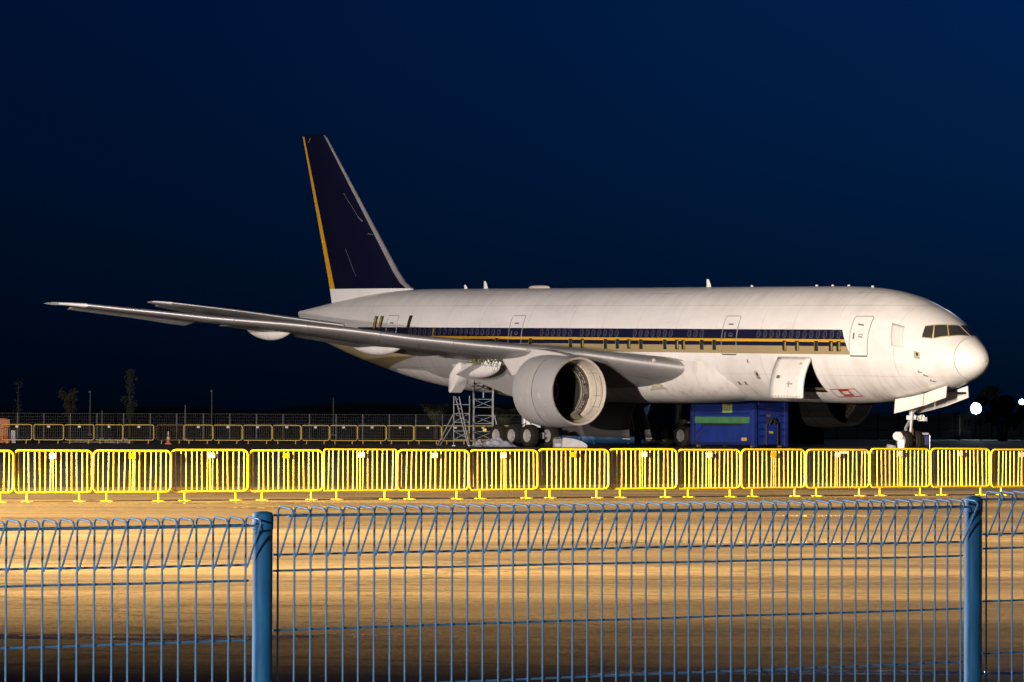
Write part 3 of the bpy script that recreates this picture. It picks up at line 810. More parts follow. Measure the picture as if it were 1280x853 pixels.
b = MB(); FIN.piece(b, 3.14, 12.70, .925, 1.0, ny=8, nx=3); b.build('trailing_edge_strip', GOLD, fin, smooth=40)
b = MB(); FIN.piece(b, 3.14, 12.70, 0, .038, ny=10, nx=8); b.build('leading_edge', mat('fin_edge_grey', (.32, .31, .32), .5, .3), fin, smooth=40)
b = MB(); FIN.piece(b, 1.9, 3.14, 0, 1.0, ny=4, nx=16, grow=.006); b.build('fin_base', WHITE, ac, smooth=40)
SCR = mat('paint_scratch', (.20, .20, .24), .6)
for (z0, x0), (z1, x1), r_ in (((9.05, .22), (7.5, .14), .012), ((7.55, .15), (7.25, .115), .02), ((7.3, .10), (7.5, .14), .012), ((6.5, .12), (6.45, .055), .016), ((12.3, .80), (12.6, .62), .016), ((3.9, .55), (5.6, .58), .010)):
    b = MB(); b.tube([FIN.pt(z0 + (z1 - z0) * k / 6, x0 + (x1 - x0) * k / 6, 1) for k in range(7)], r_, 5); b.build('paint_scratch', SCR, fin)
# stabilisers
ssec = []
for y, cmul in ((.6, 1), (2.2, 1), (4.6, 1), (7, 1), (10.2, 1), (10.55, .85), (10.76, .5)):
    l_ = 55.0 + .80 * (y - 2); t_ = 61.2 + (y - 2) * .30
    l_ = t_ - (t_ - l_) * cmul; cmul = 1
    ssec.append((y, l_, interp([(.6, .66), (2.2, .90), (4.6, 1.27), (7, 1.66), (10.8, 2.18)], y), (t_ - l_) * cmul, .09, 4.0, 0))
STAB = Surf(ssec)
for side in (1, -1):
    b = MB(); STAB.piece(b, .6, 10.76, .07, .70, side, ny=8, nx=8); sb = b.build('stabiliser', WINGM, ac, smooth=40)
    b = MB(); STAB.piece(b, 2.0, 10.2, 0, .07, side, ny=8, nx=8, grow=.004); b.build('leading_edge', ALU, sb, smooth=40)
    b = MB(); STAB.piece(b, 10.2, 10.76, 0, .07, side, ny=3, nx=8, grow=.004); b.build('stabiliser_tip', WHITE, sb, smooth=40)
    b = MB(); STAB.piece(b, 2.2, 10.2, .705, 1.0, side, droop=R(6), ny=6, nx=5); b.build('elevator', GREYP, sb, smooth=40)
    b = MB(); rows = []
    for f in range(9):
        s_ = 53.2 + f * .55; r = math.sin(PI * (f + .3) / 8.7) ** .6
        rows.append([hz(s_, .62 + dz * .32 * r, .02 + .16 * r * (1 - abs(dz)), side) for dz in (-1, -.6, -.2, .2, .6, 1)])
    b.grid(rows); b.build('root_fairing', WHITE, sb, smooth=50)
# antennas and domes on the crown
def blade(s, h_, c):
    b = MB(); z0 = interp(TOP, s) - .03
    rows = [[A(s + dx * c * k_ + o, .03 * w_ * k_, z0 + h_ * f) for dx, w_ in ((-.5, 0), (-.2, 1), (.3, .8), (.5, 0), (.3, -.8), (-.2, -1))] for f, k_, o in ((0, 1, 0), (.5, .8, .05), (1, .45, .12))]
    b.grid(rows, wrap=True); b.poly(rows[-1]); return b.build('antenna', WHITE, ac, smooth=50)
blade(22.3, .46, .42); blade(43.1, .46, .42); blade(45.1, .26, .36)
b = MB(); b.grid([[A(37.85 + 1.0 * math.cos(a) * c_, .22 * math.sin(a) * c_, 3.06 + z_) for a in [2 * PI * k / 20 for k in range(20)]] for c_, z_ in ((1.02, 0), (1, .1), (.85, .17), (.5, .2), (.05, .2))], wrap=True)
b.build('antenna_dome', mat('dome_cream', (.62, .55, .46), .5), ac, smooth=50)
for s_ in (8.7, 10.6, 11.9, 13.2, 18.6): 
    b = MB(); b.box(A(s_, 0, interp(TOP, s_) + .03), (.14, .06, .10)); b.build('beacon', WHITE, ac)

# ---- engine cowls (cores removed) and pylons
COWL = mat('cowl_grey', (0.40, 0.385, 0.38), 0.42, var=0.12, scale=0.5, dirt=((.3, .28, .25), .3))
COWL2 = mat('cowl_grey_darker', (0.36, 0.35, 0.35), 0.42, var=0.12, scale=0.5, dirt=((.28, .25, .22), .3))
LINER = mat('inlet_liner', (0.56, 0.50, 0.41), 0.5, var=0.2, scale=1.2, dirt=((.2, .15, .1), .5))
RUST = mat('fan_case_brown', (0.10, 0.075, 0.05), 0.6, 0.3, var=0.5, scale=3)
EZ = -2.69
PORT_SHADE = mat('port_cowl_shade', (.009, .008, .008), .6, var=.4, scale=1.5, bump=.4)  # near-black port cowl: shade under the fuselage put into the colour
for side in (1, -1):
    o0 = A(21.38, side * 9.61, EZ); ax = Vector((-1, 0, 0))
    b = MB(); b.lathe([(0, 1.80), (0, 1.835), (.4, 1.88), (1.0, 1.94), (1.62, 1.975)], o0, ax, 64)
    C1, C2, C3 = (COWL, COWL2, LINER) if side == 1 else (PORT_SHADE, PORT_SHADE, PORT_SHADE)
    cowl = b.build('engine_cowl', C2, ac, smooth=30)
    b = MB(); b.lathe([(1.66, 1.975), (2.2, 1.985), (2.9, 1.95), (3.5, 1.86), (3.52, 1.78), (2.6, 1.80)], o0, ax, 64)
    b.build('fan_cowl', C1, cowl, smooth=30)
    b = MB(); b.lathe([(.0, 1.80), (.05, 1.72), (.5, 1.69), (1.15, 1.66), (1.18, 1.60)], o0, ax, 64)
    b.build('inlet_liner', C3, cowl, smooth=30)
    b = MB(); b.lathe([(1.19, 1.60), (1.25, 1.52), (1.30, 1.56), (1.45, 1.54), (1.5, 1.46), (1.62, 1.50)], o0, ax, 64)
    b.build('fan_case', RUST, cowl, smooth=30)
    b = MB(); b.lathe([(1.62, 1.50), (1.9, 1.42), (3.3, 1.40), (3.35, .0)], o0, ax, 64); b.build('core_void', BLACK, cowl, smooth=30)  # black lining puts the deep shade of the empty cowl into its colour
    b = MB()
    for k in range(44):
        a = 2 * PI * k / 44; r_ = 1.49
        p = o0 + Vector((-1.36, -math.cos(a) * r_, math.sin(a) * r_))
        b.box(p, (.20, .10, .10), Matrix.Rotation(a, 3, 'X'))
    tag(b.build('stator_lugs', RUST, cowl), kind='stuff')
    b = MB(); b.lathe([(2.5, .45), (2.55, .60), (2.65, .60)], o0, ax, 32); b.build('hub_ring', RUST, cowl, smooth=True)
    rg = random.Random(5)
    for k in range(26):
        a = R(rg.uniform(-62, 62)); t_ = rg.uniform(1.2, 1.55); r_ = rg.uniform(1.40, 1.52)
        b = MB(); b.box(o0 + Vector((-t_, side * math.cos(a) * r_, math.sin(a) * r_)), (rg.uniform(.08, .3), rg.uniform(.05, .12), rg.uniform(.08, .3)), Matrix.Rotation(side * a, 3, 'X'))
        b.build('fan_case_bracket', (OLIVE, RUST, HAND)[k % 3] if side == 1 else PORT_SHADE, cowl)
    for k in range(6):
        r_ = 1.46 - .03 * k; a0_, a1_ = rg.uniform(-70, -20), rg.uniform(10, 70)
        b = MB(); b.tube([o0 + Vector((-1.3 - .06 * k, side * math.cos(R(a0_ + (a1_ - a0_) * q / 10)) * r_, math.sin(R(a0_ + (a1_ - a0_) * q / 10)) * r_)) for q in range(11)], .018, 5); b.build('fan_case_pipe', (STEEL, OLIVE)[k % 2] if side == 1 else PORT_SHADE, cowl, smooth=True)
    # slots and streaks in the liner (inner wall towards the fuselage)
    b = MB()
    for t0, t1, a0, a1, r_ in ((.16, .20, -32, 30, 1.705), (.62, .65, -48, 44, 1.675)):
        b.grid([[o0 + Vector((-t, math.cos(R(a)) * (r_ - .004), math.sin(R(a)) * (r_ - .004))) if side == 1 else o0 + Vector((-t, -math.cos(R(a)) * r_, math.sin(R(a)) * r_)) for t in (t0, t1)] for a in [a0 + (a1 - a0) * k / 12 for k in range(13)]])
    b.build('liner_slot', BLACK, cowl)
    b = MB(); 
    for t0, t1, a in ((.1, 1.0, 36), (.3, .9, -8), (.25, .8, -30)):
        b.tube([o0 + Vector((-t0, side * math.cos(R(a)) * 1.69, math.sin(R(a)) * 1.69)), o0 + Vector((-t1, side * math.cos(R(a)) * 1.66, math.sin(R(a)) * 1.66))], .012, 5)
    b.box(o0 + Vector((-1.0, side * .55, -1.42)), (.45, .5, .28), Matrix.Rotation(R(-side * 25), 3, 'X'))
    b.build('inner_pipe', OLIVE, cowl)
    for t, a, w_ in ((1.0, -8, .16), (1.9, 0, .14), (1.15, -38, .18), (2.6, -14, .1), (.7, -22, .06)):
        b = MB(); r0 = 1.975
        rr = interp([(0, 1.84), (.4, 1.88), (1.0, 1.94), (1.62, 1.975), (2.2, 1.985), (2.9, 1.95)], t) + .012
        b.grid([[o0 + Vector((-t + dx, -side * math.cos(R(a) + da) * rr, math.sin(R(a) + da) * rr)) for dx in (-w_, w_)] for da in (-w_ / 2, 0, w_ / 2)])
        b.build('access_panel', mat('cowl_panel', (.46, .44, .42), .45) if side == 1 else PORT_SHADE, cowl)
    # pylon
    prof = [(21.75, -.86), (22.6, -.66), (24.3, -.47), (26.2, -.40), (28.0, -.72), (27.85, -1.15), (27.0, -1.95), (26.3, -1.85), (25.2, -1.05), (23.5, -.92)]
    b = MB(); n = len(prof)
    lay = []
    for yo, k_ in ((-.36, .0), (-.28, 1), (.28, 1), (.36, .0)):
        lay.append([A(s_ if k_ else s_ + (25 - s_) * .02, side * (9.61 + yo), z_ + (0 if k_ else (-1.0 - z_) * .06)) for s_, z_ in prof])
    b.grid(lay, wrap=False); 
    for i in range(3): b.face((len(b.v) - 4 * n + i * n + n - 1, len(b.v) - 4 * n + i * n, len(b.v) - 4 * n + (i + 1) * n, len(b.v) - 4 * n + (i + 1) * n + n - 1))
    b.poly(lay[0]); b.poly(lay[-1])
    pyl = b.build('pylon', mat('pylon_paint', (.55, .53, .51), .45, var=.12, scale=.6), ac, smooth=30)
    b = MB(); rg = random.Random(11)
    for z_ in (-.85, -1.25): b.beam(A(27.9, side * 9.61, z_ - .05), A(31.6, side * 9.61, z_ + .02), .10, .09)
    for k in range(11):
        s_ = 28.1 + k * .32; b.beam(A(s_, side * 9.61, -.85), A(s_ + rg.uniform(-.15, .2), side * (9.61 + rg.uniform(-.1, .1)), -1.28), .06)
        b.box(A(s_ + .1, side * (9.61 + .16), rg.uniform(-1.2, -.85)), (rg.uniform(.1, .28), .12, rg.uniform(.08, .22)))
    b.build('pylon_frame', OLIVE, pyl)
    b = MB()
    for k in range(7): b.box(A(28.3 + k * .2 + rg.uniform(-.1, .1), side * 9.85, rg.uniform(-1.3, -.95)), (.07, .05, rg.uniform(.1, .3)))
    for k in range(4):
        s_ = 28.2 + k * .5; b.tube([A(s_, side * 9.8, -1.2), A(s_ + .15, side * 9.86, -1.5 - rg.random() * .3), A(s_ + .3, side * 9.8, -1.25)], .025, 5)
    b.build('loose_wiring', PLATEW, pyl)

# ---- landing gear
def wheel(name_s, s_, Y, r, w, face):
    c = A(s_, Y, gz(s_) + r - .015)
    b = MB(); prof = [(-w / 2 * .82, r * .56), (-w / 2, r * .72), (-w / 2 * .94, r * .90), (-w / 2 * .62, r * .985), (0, r), (w / 2 * .62, r * .985), (w / 2 * .94, r * .90), (w / 2, r * .72), (w / 2 * .82, r * .56), (-w / 2 * .82, r * .56)]
    b.lathe(prof, c, (0, 1, 0), 36); t = b.build('wheel', TYRE, ac, smooth=30)
    b = MB()
    for d in (-1, 1):
        b.lathe([(d * w / 2 * .80, r * .57), (d * w / 2 * .70, r * .48), (d * w / 2 * .25, r * .40), (d * w / 2 * .22, r * .22), (d * w / 2 * .75, r * .17), (d * w / 2 * .78, 0.001)], c, (0, 1, 0), 24)
        for k in range(9):
            a = 2 * PI * k / 9
            b.box(c + Vector((math.cos(a) * r * .33, d * w / 2 * .36, math.sin(a) * r * .33)), (.05, .04, .05), Matrix.Rotation(-a, 3, 'Y'))
    b.build('rim', RIM, t, smooth=40)
for side in (1, -1):
    yc = side * 5.49
    for ds in (-1.46, 0, 1.46):
        for dy in (-.70, .70): wheel('', 31.77 + ds, yc + dy, .64, .50, side)
    b = MB(); g0 = gz(31.77) + .66
    b.beam(A(30.1, yc, g0), A(33.45, yc, g0), .30, .34)
    for ds in (-1.46, 0, 1.46): b.tube([A(31.77 + ds, yc - .70, g0), A(31.77 + ds, yc + .70, g0)], .11, 10)
    b.tube([A(31.77, yc, g0), A(31.72, yc, g0 + 1.0), A(31.65, yc + .05 * side, -3.0), A(31.6, yc + .1 * side, -2.2)], [.15, .15, .24, .26], 14)
    gear = b.build('main_gear_strut', STEEL, ac, smooth=40)
    b = MB(); b.tube([A(31.7, yc, -3.6), A(30.6, yc - .3 * side, -2.8), A(29.9, yc - .4 * side, -2.3)], .08, 8); b.tube([A(31.7, yc, -3.5), A(31.6, yc - 1.4 * side, -2.7), A(31.6, yc - 2.2 * side, -2.6)], .09, 8)
    b.tube([A(31.3, yc, g0 + .9), A(30.9, yc, g0 + .55), A(30.4, yc, g0 + .25)], .06, 8); b.build('side_brace', BLACK, gear, smooth=40)
    b = MB(); b.lathe([(0, .01), (0, .20), (.30, .22), (.36, .12)], A(31.2, yc + .05, g0 + .55), (0, 0, 1), 14); b.box(A(31.05, yc, g0 + .78), (.22, .5, .16)); b.box(A(30.35, yc + side * .25, g0 + .62), (.45, .3, .34))
    b.build('torque_link', PLATEW, gear, smooth=30)
    b = MB()
    for k in range(3): b.tube([A(30.6 + k * .7, yc + .2, g0 + .2), A(30.4 + k * .7, yc + .25, g0 + .5), A(31.2, yc + .18, g0 + .75)], .022, 5)
    b.build('brake_hose', TYRE, gear, smooth=True)
    # big belly door hanging open
    b = MB(); rows = []
    y0 = side * .55
    for k in range(9):
        f = k / 8
        yy = y0 + side * (.62 * math.sin(f * 1.5)); zz = -3.33 - 2.02 * f
        s_a = 27.9 if side == 1 else 29.0
        rows.append([A(s_a - .28 * f * f + (34.4 - s_a + .28 * f * f) * i / 8, yy, zz) for i in range(9)])
    b.grid(rows); bd = solid(b.build('belly_door', mat('door_dark_grey', (0.10, 0.095, 0.095), 0.5, var=0.3, scale=.6), ac, smooth=True), .10)
    b = MB()
    for s_ in (29.6, 31.2, 32.8): b.tube([A(s_, y0 - side * .3, -3.25), A(s_ + .4, y0 + side * .42, -5.0)], .035, 6)
    b.build('door_rod', STEEL, bd)
    b = MB(); b.beam(A(s_a - .3, y0 + side * .66, -5.40), A(s_a + .3, y0 + side * .70, -5.40), .06, .05); b.build('edge_seal', PLATEW, bd)
# nose gear
for Y in (-.40, .40): wheel('', 5.62, Y, .54, .40, 1)
b = MB(); g0 = gz(5.62) + .54
b.tube([A(5.62, -.4, g0), A(5.62, .4, g0)], .09, 10); b.tube([A(5.62, 0, g0), A(5.55, 0, g0 + .75), A(5.5, 0, -3.4), A(5.4, 0, -2.6)], [.08, .08, .15, .16], 14)
ng = b.build('nose_gear_strut', STEEL, ac, smooth=40)
b = MB(); b.tube([A(5.5, 0, -3.5), A(4.4, 0, -2.9), A(3.4, 0, -2.5)], .07, 8); b.beam(A(5.72, 0, g0 + .12), A(5.98, 0, g0 + .6), .12, .08); b.beam(A(5.98, 0, g0 + .6), A(5.62, 0, g0 + 1.1), .12, .08)
b.build('drag_brace', STEEL, ng)
b = MB(); b.box(A(5.3, .12, -3.75), (.4, .5, .22)); b.box(A(5.15, -.42, -3.82), (.5, .22, .2)); b.lathe([(0, 0), (0, .13), (.14, .14)], A(5.12, .3, -3.72), (1, 0, 0), 12); b.lathe([(0, 0), (0, .13), (.14, .14)], A(5.12, -.3, -3.72), (1, 0, 0), 12); b.build('taxi_light', PLATEW, ng, smooth=30)
b = MB(); b.beam(A(5.30, .05, g0 - .25), A(5.42, .02, g0 + .62), .06); b.build('tow_bar_pin', mat('rust_red', (.2, .08, .03), .7), ng)
for side in (1, -1):
    # long forward door and short rear door, each hinged on the keel edge
    b = MB(); pts = [(2.05, -2.06, -2.66), (3.0, -2.30, -2.92), (3.72, -2.48, -3.12)]
    rows = [[A(s_, side * (.70 + .02 * k), zt + (zb - zt) * k / 3) for k in range(4)] for s_, zt, zb in pts]
    b.grid(rows); solid(b.build('nose_gear_door', DOORW, ac), .05)
    b = MB(); rows = [[A(s_, side * (.72 + .02 * k), zt + (zb - zt) * k / 3) for k in range(4)] for s_, zt, zb in ((3.78, -2.50, -3.12), (4.7, -2.66, -3.32), (5.95, -2.82, -3.55))]
    b.grid(rows); d_ = solid(b.build('nose_gear_door', DOORW, ac), .05)
    if side == 1:
        b = MB(); b.grid([[A(s_, .735 + .04 * 0 + .052, z_) for s_ in (4.75, 5.2)] for z_ in (-2.85, -3.15)]); b.build('access_plate', WHITE, d_)
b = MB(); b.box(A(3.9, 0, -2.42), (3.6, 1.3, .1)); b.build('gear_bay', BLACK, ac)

# ------------------------------------------------------------------ yellow crowd barriers
def rounded_frame(W, z0, z1, rc):
    pts = []
    for cx, cz, a0 in ((W / 2 - rc, z1 - rc, 0), (-W / 2 + rc, z1 - rc, 90), (-W / 2 + rc, z0 + rc, 180), (W / 2 - rc, z0 + rc, 270)):
        for k in range(5):
            a = R(a0 + 90 * k / 4); pts.append((cx + rc * math.cos(a), 0, cz + rc * math.sin(a)))
    return pts
BW = 1.775
b = MB(); b.tube(rounded_frame(BW, .20, 1.10, .11), .026, 8, closed=True); fr_me = b.mesh('frame', YELLOW, 60)
b = MB(); b.tube(rounded_frame(BW, .20, 1.10, .035), .019, 8, closed=True); fr2_me = b.mesh('frame', YELLOW, 60)
b = MB(); b.tube([(0, 0, .20), (0, 0, 1.10)], .0115, 6); bar_me = b.mesh('bar', YELLOW, 60)
b = MB(); b.tube([(0, 0, .20), (0, 0, .014)], .020, 8); b.box((0, 0, .007), (.07, .52, .014)); b.box((.0, 0, .007), (.22, .10, .012)); foot_me = b.mesh('foot', YELLOW, 40)
b = MB(); b.box((0, -.030, .985), (.155, .006, .115)); plate_me = b.mesh('plate', PLATEW)
plateY_me = b.mesh('plate', mat('yellow_plate', (.75, .50, .01), .4))
bars_x = [-.79 + .121 * i for i in range(14)]
def barrier(p, q, kind, square=False, seed=0):
    rg = random.Random(seed)
    p, q = Vector((*p, 0)), Vector((*q, 0)); d = q - p; m_ = (p + q) / 2
    lab = {'W': 'yellow tubular crowd barrier with a white plate, standing in the brightly lit row', 'Y': 'yellow tubular crowd barrier with a yellow plate, standing in the brightly lit row'}[kind]
    if square: lab = 'square-cornered yellow crowd barrier with a white plate in the brightly lit row'
    t = thing('crowd_barrier', lab, 'barrier', (m_.x, m_.y, 0.004), (rg.uniform(-.02, .02), rg.uniform(-.004, .004), math.atan2(d.y, d.x) + rg.uniform(-.03, .03)), 'crowd barriers in the brightly lit row')
    t.scale = (min(1.03, (d.length - .02) / BW), 1, 1 + rg.uniform(-.012, .012))
    link('frame', fr2_me if square else fr_me, t)
    for x in bars_x:
        o = link('bar', bar_me, t, loc=(x + rg.uniform(-.008, .008), 0, 0), rot=(0, rg.uniform(-.012, .012), 0))
    link('bar', bar_me, t, loc=(rg.uniform(-.03, .05), 0, 0))
    for x in (-.60, .60): link('foot', foot_me, t, loc=(x + rg.uniform(-.02, .02), 0, 0))
    link('plate', plate_me if kind == 'W' else plateY_me, t, loc=(rg.uniform(-.03, .03), 0, 0))
bpts = [(-12.21, 90.22), (-10.62, 91.09), (-9.01, 91.97), (-7.41, 92.85), (-5.76, 93.76), (-4.17, 94.63), (-2.56, 95.51), (-0.96, 96.39), (0.61, 97.26), (2.23, 98.15), (3.83, 99.02), (5.36, 99.86), (6.94, 100.73), (8.52, 101.6), (10.05, 102.44), (11.58, 103.28), (13.11, 104.12)]
kinds = 'WWYWYWWWYWWYWWWW'
for i in range(16): barrier(bpts[i], bpts[i + 1], kinds[i], i == 5, i)

# dim row beyond the left of the aircraft
b = MB(); b.tube(rounded_frame(1.72, .20, 1.10, .11), .026, 8, closed=True); ff_me = b.mesh('frame', YELLOWF, 60)
b = MB()
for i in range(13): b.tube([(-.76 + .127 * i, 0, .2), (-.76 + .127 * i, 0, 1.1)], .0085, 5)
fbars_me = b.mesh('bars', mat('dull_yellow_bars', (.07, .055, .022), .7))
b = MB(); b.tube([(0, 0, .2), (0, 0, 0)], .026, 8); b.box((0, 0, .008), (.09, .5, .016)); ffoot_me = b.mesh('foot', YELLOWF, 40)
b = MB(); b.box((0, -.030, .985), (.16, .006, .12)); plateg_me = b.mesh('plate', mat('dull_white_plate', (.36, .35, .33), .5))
fpx = [-37.5, 1.2, 42, 80.6, 118.8, 154.7, 193.6, 229.7, 267, 303.8, 341, 377, 412.5, 447.5, 483.4, 517.8, 552.5, 587, 621, 654]
UNLIT = mat('unlit_brown_paint', (.13, .075, .03), .7)  # brown puts this barrier's lack of light into its colour
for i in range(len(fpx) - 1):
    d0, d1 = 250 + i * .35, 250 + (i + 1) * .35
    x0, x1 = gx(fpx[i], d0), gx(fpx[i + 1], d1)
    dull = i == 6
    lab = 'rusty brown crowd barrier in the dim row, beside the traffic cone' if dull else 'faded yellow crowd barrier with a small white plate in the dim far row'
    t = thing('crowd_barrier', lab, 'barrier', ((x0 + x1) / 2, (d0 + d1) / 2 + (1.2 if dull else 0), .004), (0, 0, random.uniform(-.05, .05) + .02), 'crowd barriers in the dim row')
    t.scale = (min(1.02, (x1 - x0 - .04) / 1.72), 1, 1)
    if dull: me_ = ff_me.copy(); me_.materials[0] = UNLIT
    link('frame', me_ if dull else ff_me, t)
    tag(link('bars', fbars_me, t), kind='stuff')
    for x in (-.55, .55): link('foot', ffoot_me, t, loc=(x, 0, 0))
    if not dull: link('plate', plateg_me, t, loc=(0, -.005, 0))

# ------------------------------------------------------------------ blue roll-top mesh fence close by
FA = Vector((gx(329.5, 11.15), 11.15, 0)); FB = Vector((gx(1217, 12.55), 12.55, 0))
fdir = (FB - FA).normalized(); fnorm = Vector((fdir.y, -fdir.x, 0))       # towards the viewer
FYAW = math.atan2(fdir.y, fdir.x); SPAN = (FB - FA).length
RT, DEP, PITCHW = .125, .075, .05
def wire_path(top):
    # panel-local: x along, -y to the viewer, z up
    zt, zb = top, top - RT
    return [(0, 0, .06), (0, 0, zb), (0, 0, zt - .012), (0, -.004, zt - .003), (0, -.012, zt + .001), (0, -DEP + .012, zt - .004), (0, -DEP + .003, zt - .008), (0, -DEP, zt - .016), (.001, -.012, zb + .004), (.001, -.004, zb - .006)]
PANTOP = 1.70
b = MB(); b.tube(wire_path(PANTOP), .0029, 6); vw_me = b.mesh('vertical_wire', BLUEF, 60)
def fence_panel(origin, top, n, x0, label):
    t = thing('mesh_fence_panel', label, 'fence', (origin.x, origin.y, top - PANTOP), (0, 0, FYAW), 'blue roll-top mesh fence panels')
    rg = random.Random(n)
    for i in range(n):
        link('vertical_wire', vw_me, t, loc=(x0 + i * PITCHW + rg.uniform(-.001, .001), 0, 0), rot=(0, rg.uniform(-.0012, .0012), 0))
    xa, xb = x0 - .012, x0 + (n - 1) * PITCHW + .012
    zs = [(-DEP + .006, PANTOP - .022), (.006, PANTOP - .022), (.006, PANTOP - RT), (.006, PANTOP - RT - .042)]
    z = PANTOP - RT - .042
    while z > .3: z -= .155; zs.append((.006, z))
    for y, z in zs:
        b = MB(); b.tube([(xa + (xb - xa) * k / 8, y, z + rg.uniform(-.001, .001)) for k in range(9)], .0031, 6); b.build('horizontal_wire', BLUEF, t, smooth=60)
    return t
n_w = int((SPAN - .085) / PITCHW) + 1
fence_panel(FA, 1.725, n_w, (SPAN - (n_w - 1) * PITCHW) / 2 + .0, 'blue roll-top mesh fence panel spanning between the two round posts')
fence_panel(FA - fdir * SPAN, 1.700, n_w, (SPAN - (n_w - 1) * PITCHW) / 2 - .004, 'lower blue roll-top mesh fence panel ending at the post with the straight step up')
fence_panel(FB, 1.746, n_w, (SPAN - (n_w - 1) * PITCHW) / 2 + .004, 'highest blue roll-top mesh fence panel, seen only for a few wires past a post')
def post_mat():
    m, nt, nn, ll, bs = nodes_of('worn_blue_post_paint')
    tc = nn.new('ShaderNodeTexCoord').outputs['Object']
    n1 = noise(nt, mapping(nt, tc, (1, 1, .12)), 45, 5, .65); n2 = noise(nt, tc, 30, 6, .7)
    c = mixc(nt, ramp(nt, n1, .35, .68), (.008, .070, .17), (.014, .135, .32))
    c = mixc(nt, math_n(nt, 'MULTIPLY', ramp(nt, n2, .66, .72), .6), c, (.10, .16, .22))
    L(nt, c, bs.inputs['Base Color']); bs.inputs['Roughness'].default_value = .6; bs.inputs['Specular IOR Level'].default_value = .2
    return m
POSTM = post_mat()
def fence_post(p, top, label):
    t = thing('fence_post', label, 'post', p, (0, 0, FYAW), 'blue fence posts')
    r = .0262
    b = MB(); b.lathe([(0, r), (top - .012, r)], (0, 0, 0), (0, 0, 1), 28); b.build('pole', POSTM, t, smooth=60)
    b = MB(); b.lathe([(top - .045, r + .0016), (top - .008, r + .0018), (top - .001, r * .86), (top + .002, r * .4), (top + .002, .0005)], (0, 0, 0), (0, 0, 1), 28); b.build('cap', POSTM, t, smooth=60)
    for z in (top - .75, .35):
        b = MB(); b.lathe([(z, r + .001), (z + .0, r + .003), (z + .025, r + .003), (z + .025, r + .001)], (0, 0, 0), (0, 0, 1), 24); b.box((-r - .012, .0, z + .012), (.02, .012, .022)); b.build('clamp', BLUEF, t, smooth=40)
fence_post(FA, 1.712, 'worn blue round fence post where the mesh steps up onto the long panel')
fence_post(FB, 1.732, 'scuffed blue round fence post between the long panel and the highest panel')

# ------------------------------------------------------------------ waste compactor container beside the belly
def ac_world(s, Y): 
    p = AC_M @ A(s, Y, 0); return Vector((p.x, p.y, 0))
c0 = ac_world(22.72, -3.6); c1 = ac_world(28.2, -3.6)
CL = (c1 - c0).length; CW = 2.45; CH = 2.78
cyaw = math.atan2((c0 - c1).y, (c0 - c1).x)           # local +x from far end to near end, local +y away from viewer
ct = thing('waste_container', 'blue steel waste compactor container with a green stripe beneath the aircraft belly', 'container', (c1.x, c1.y, .004), (0, 0, cyaw))
b = MB(); b.box((CL / 2, CW / 2, .16 + (CH - .16) / 2), (CL, CW, CH - .16)); b.build('body', BLUEC, ct, bevel=.03)
def cpart(name, x0, x1, y0, y1, z0, z1, m, bevel=.012): 
    b = MB(); b.box(((x0 + x1) / 2, (y0 + y1) / 2, (z0 + z1) / 2), (x1 - x0, y1 - y0, z1 - z0)); return b.build(name, m, ct, bevel=bevel)
cpart('top_rail', -.02, CL + .02, -.05, .06, CH - .14, CH + .02, BLUEC); cpart('bottom_rail', -.02, CL + .02, -.05, .06, .14, .30, BLUED)
cpart('mid_rail', .2, CL - .3, -.045, .02, 1.86, 1.96, BLUED)
cpart('stripe_panel', .38, CL - .32, -.06, .02, 1.36, 1.72, GREEN)
cpart('lower_rail', .9, CL - .8, -.035, .02, 1.22, 1.32, BLACK)
for x in (.05, .35, CL - .10): cpart('side_post', x - .07, x + .07, -.055, .05, .15, CH, BLUEC if x > 1 else BLUED)
b = MB(); b.beam((.42, -.02, .75), (1.1, -.02, 1.2), .05, .04); b.build('side_brace', BLUED, ct)
sg = cpart('sign_plate', 2.85, 3.70, -.075, -.05, 1.95, 2.52, mat('green_sign', (.26, .34, .13), .5, var=.2, scale=4), .004)
def sp(x0, x1, z0, z1, m, par, nm='print_mark'): 
    b = MB(); b.box(((x0 + x1) / 2, -.078, (z0 + z1) / 2), (x1 - x0, .006, z1 - z0)); return b.build(nm, m, par)
sp(2.95, 3.18, 2.32, 2.47, mat('orange_print', (.60, .16, .04), .5), sg); sp(3.24, 3.62, 2.35, 2.42, mat('dark_green_print', (.05, .12, .04), .5), sg); sp(2.98, 3.5, 2.10, 2.13, MATS['dark_green_print'], sg)
pl_ = cpart('notice_plate', CL - .95, CL - .50, -.07, -.05, .38, .56, mat('amber_print', (.55, .36, .05), .5), .003)
# end face: ribs, lift frame, hook post
for y0, y1 in ((.32, .72), (1.75, 2.15)):
    for k in range(5): cpart('rib', CL, CL + .10, y0, y1, .62 + k * .38, .70 + k * .38, BLUED)
for y in (.10, CW - .10): cpart('corner_post', CL - .06, CL + .09, y - .12, y + .12, .06, CH, BLUEC)
cpart('end_top_rail', CL - .02, CL + .07, .2, CW - .2, CH - .16, CH - .01, BLUEC)
cpart('lift_frame', CL, CL + .16, .86, 1.62, .20, 1.30, BLUEC)
b = MB(); b.tube([(CL + .17, .84, .15), (CL + .17, .84, 1.30), (CL + .17, 1.02, 1.62), (CL + .17, 1.44, 1.62), (CL + .17, 1.64, 1.30), (CL + .17, 1.64, .15)], .035, 6); b.build('hook_bar', BLACK, ct)
b = MB(); b.tube([(CL + .17, 1.02, 1.30), (CL + .22, 1.16, 1.60), (CL + .22, 1.36, 1.62), (CL + .17, 1.42, 1.30)], .05, 6); b.build('hose', BLACK, ct, smooth=True)
cpart('end_notice', CL + .165, CL + .175, 1.0, 1.30, .80, .92, MATS['amber_print'], 0)
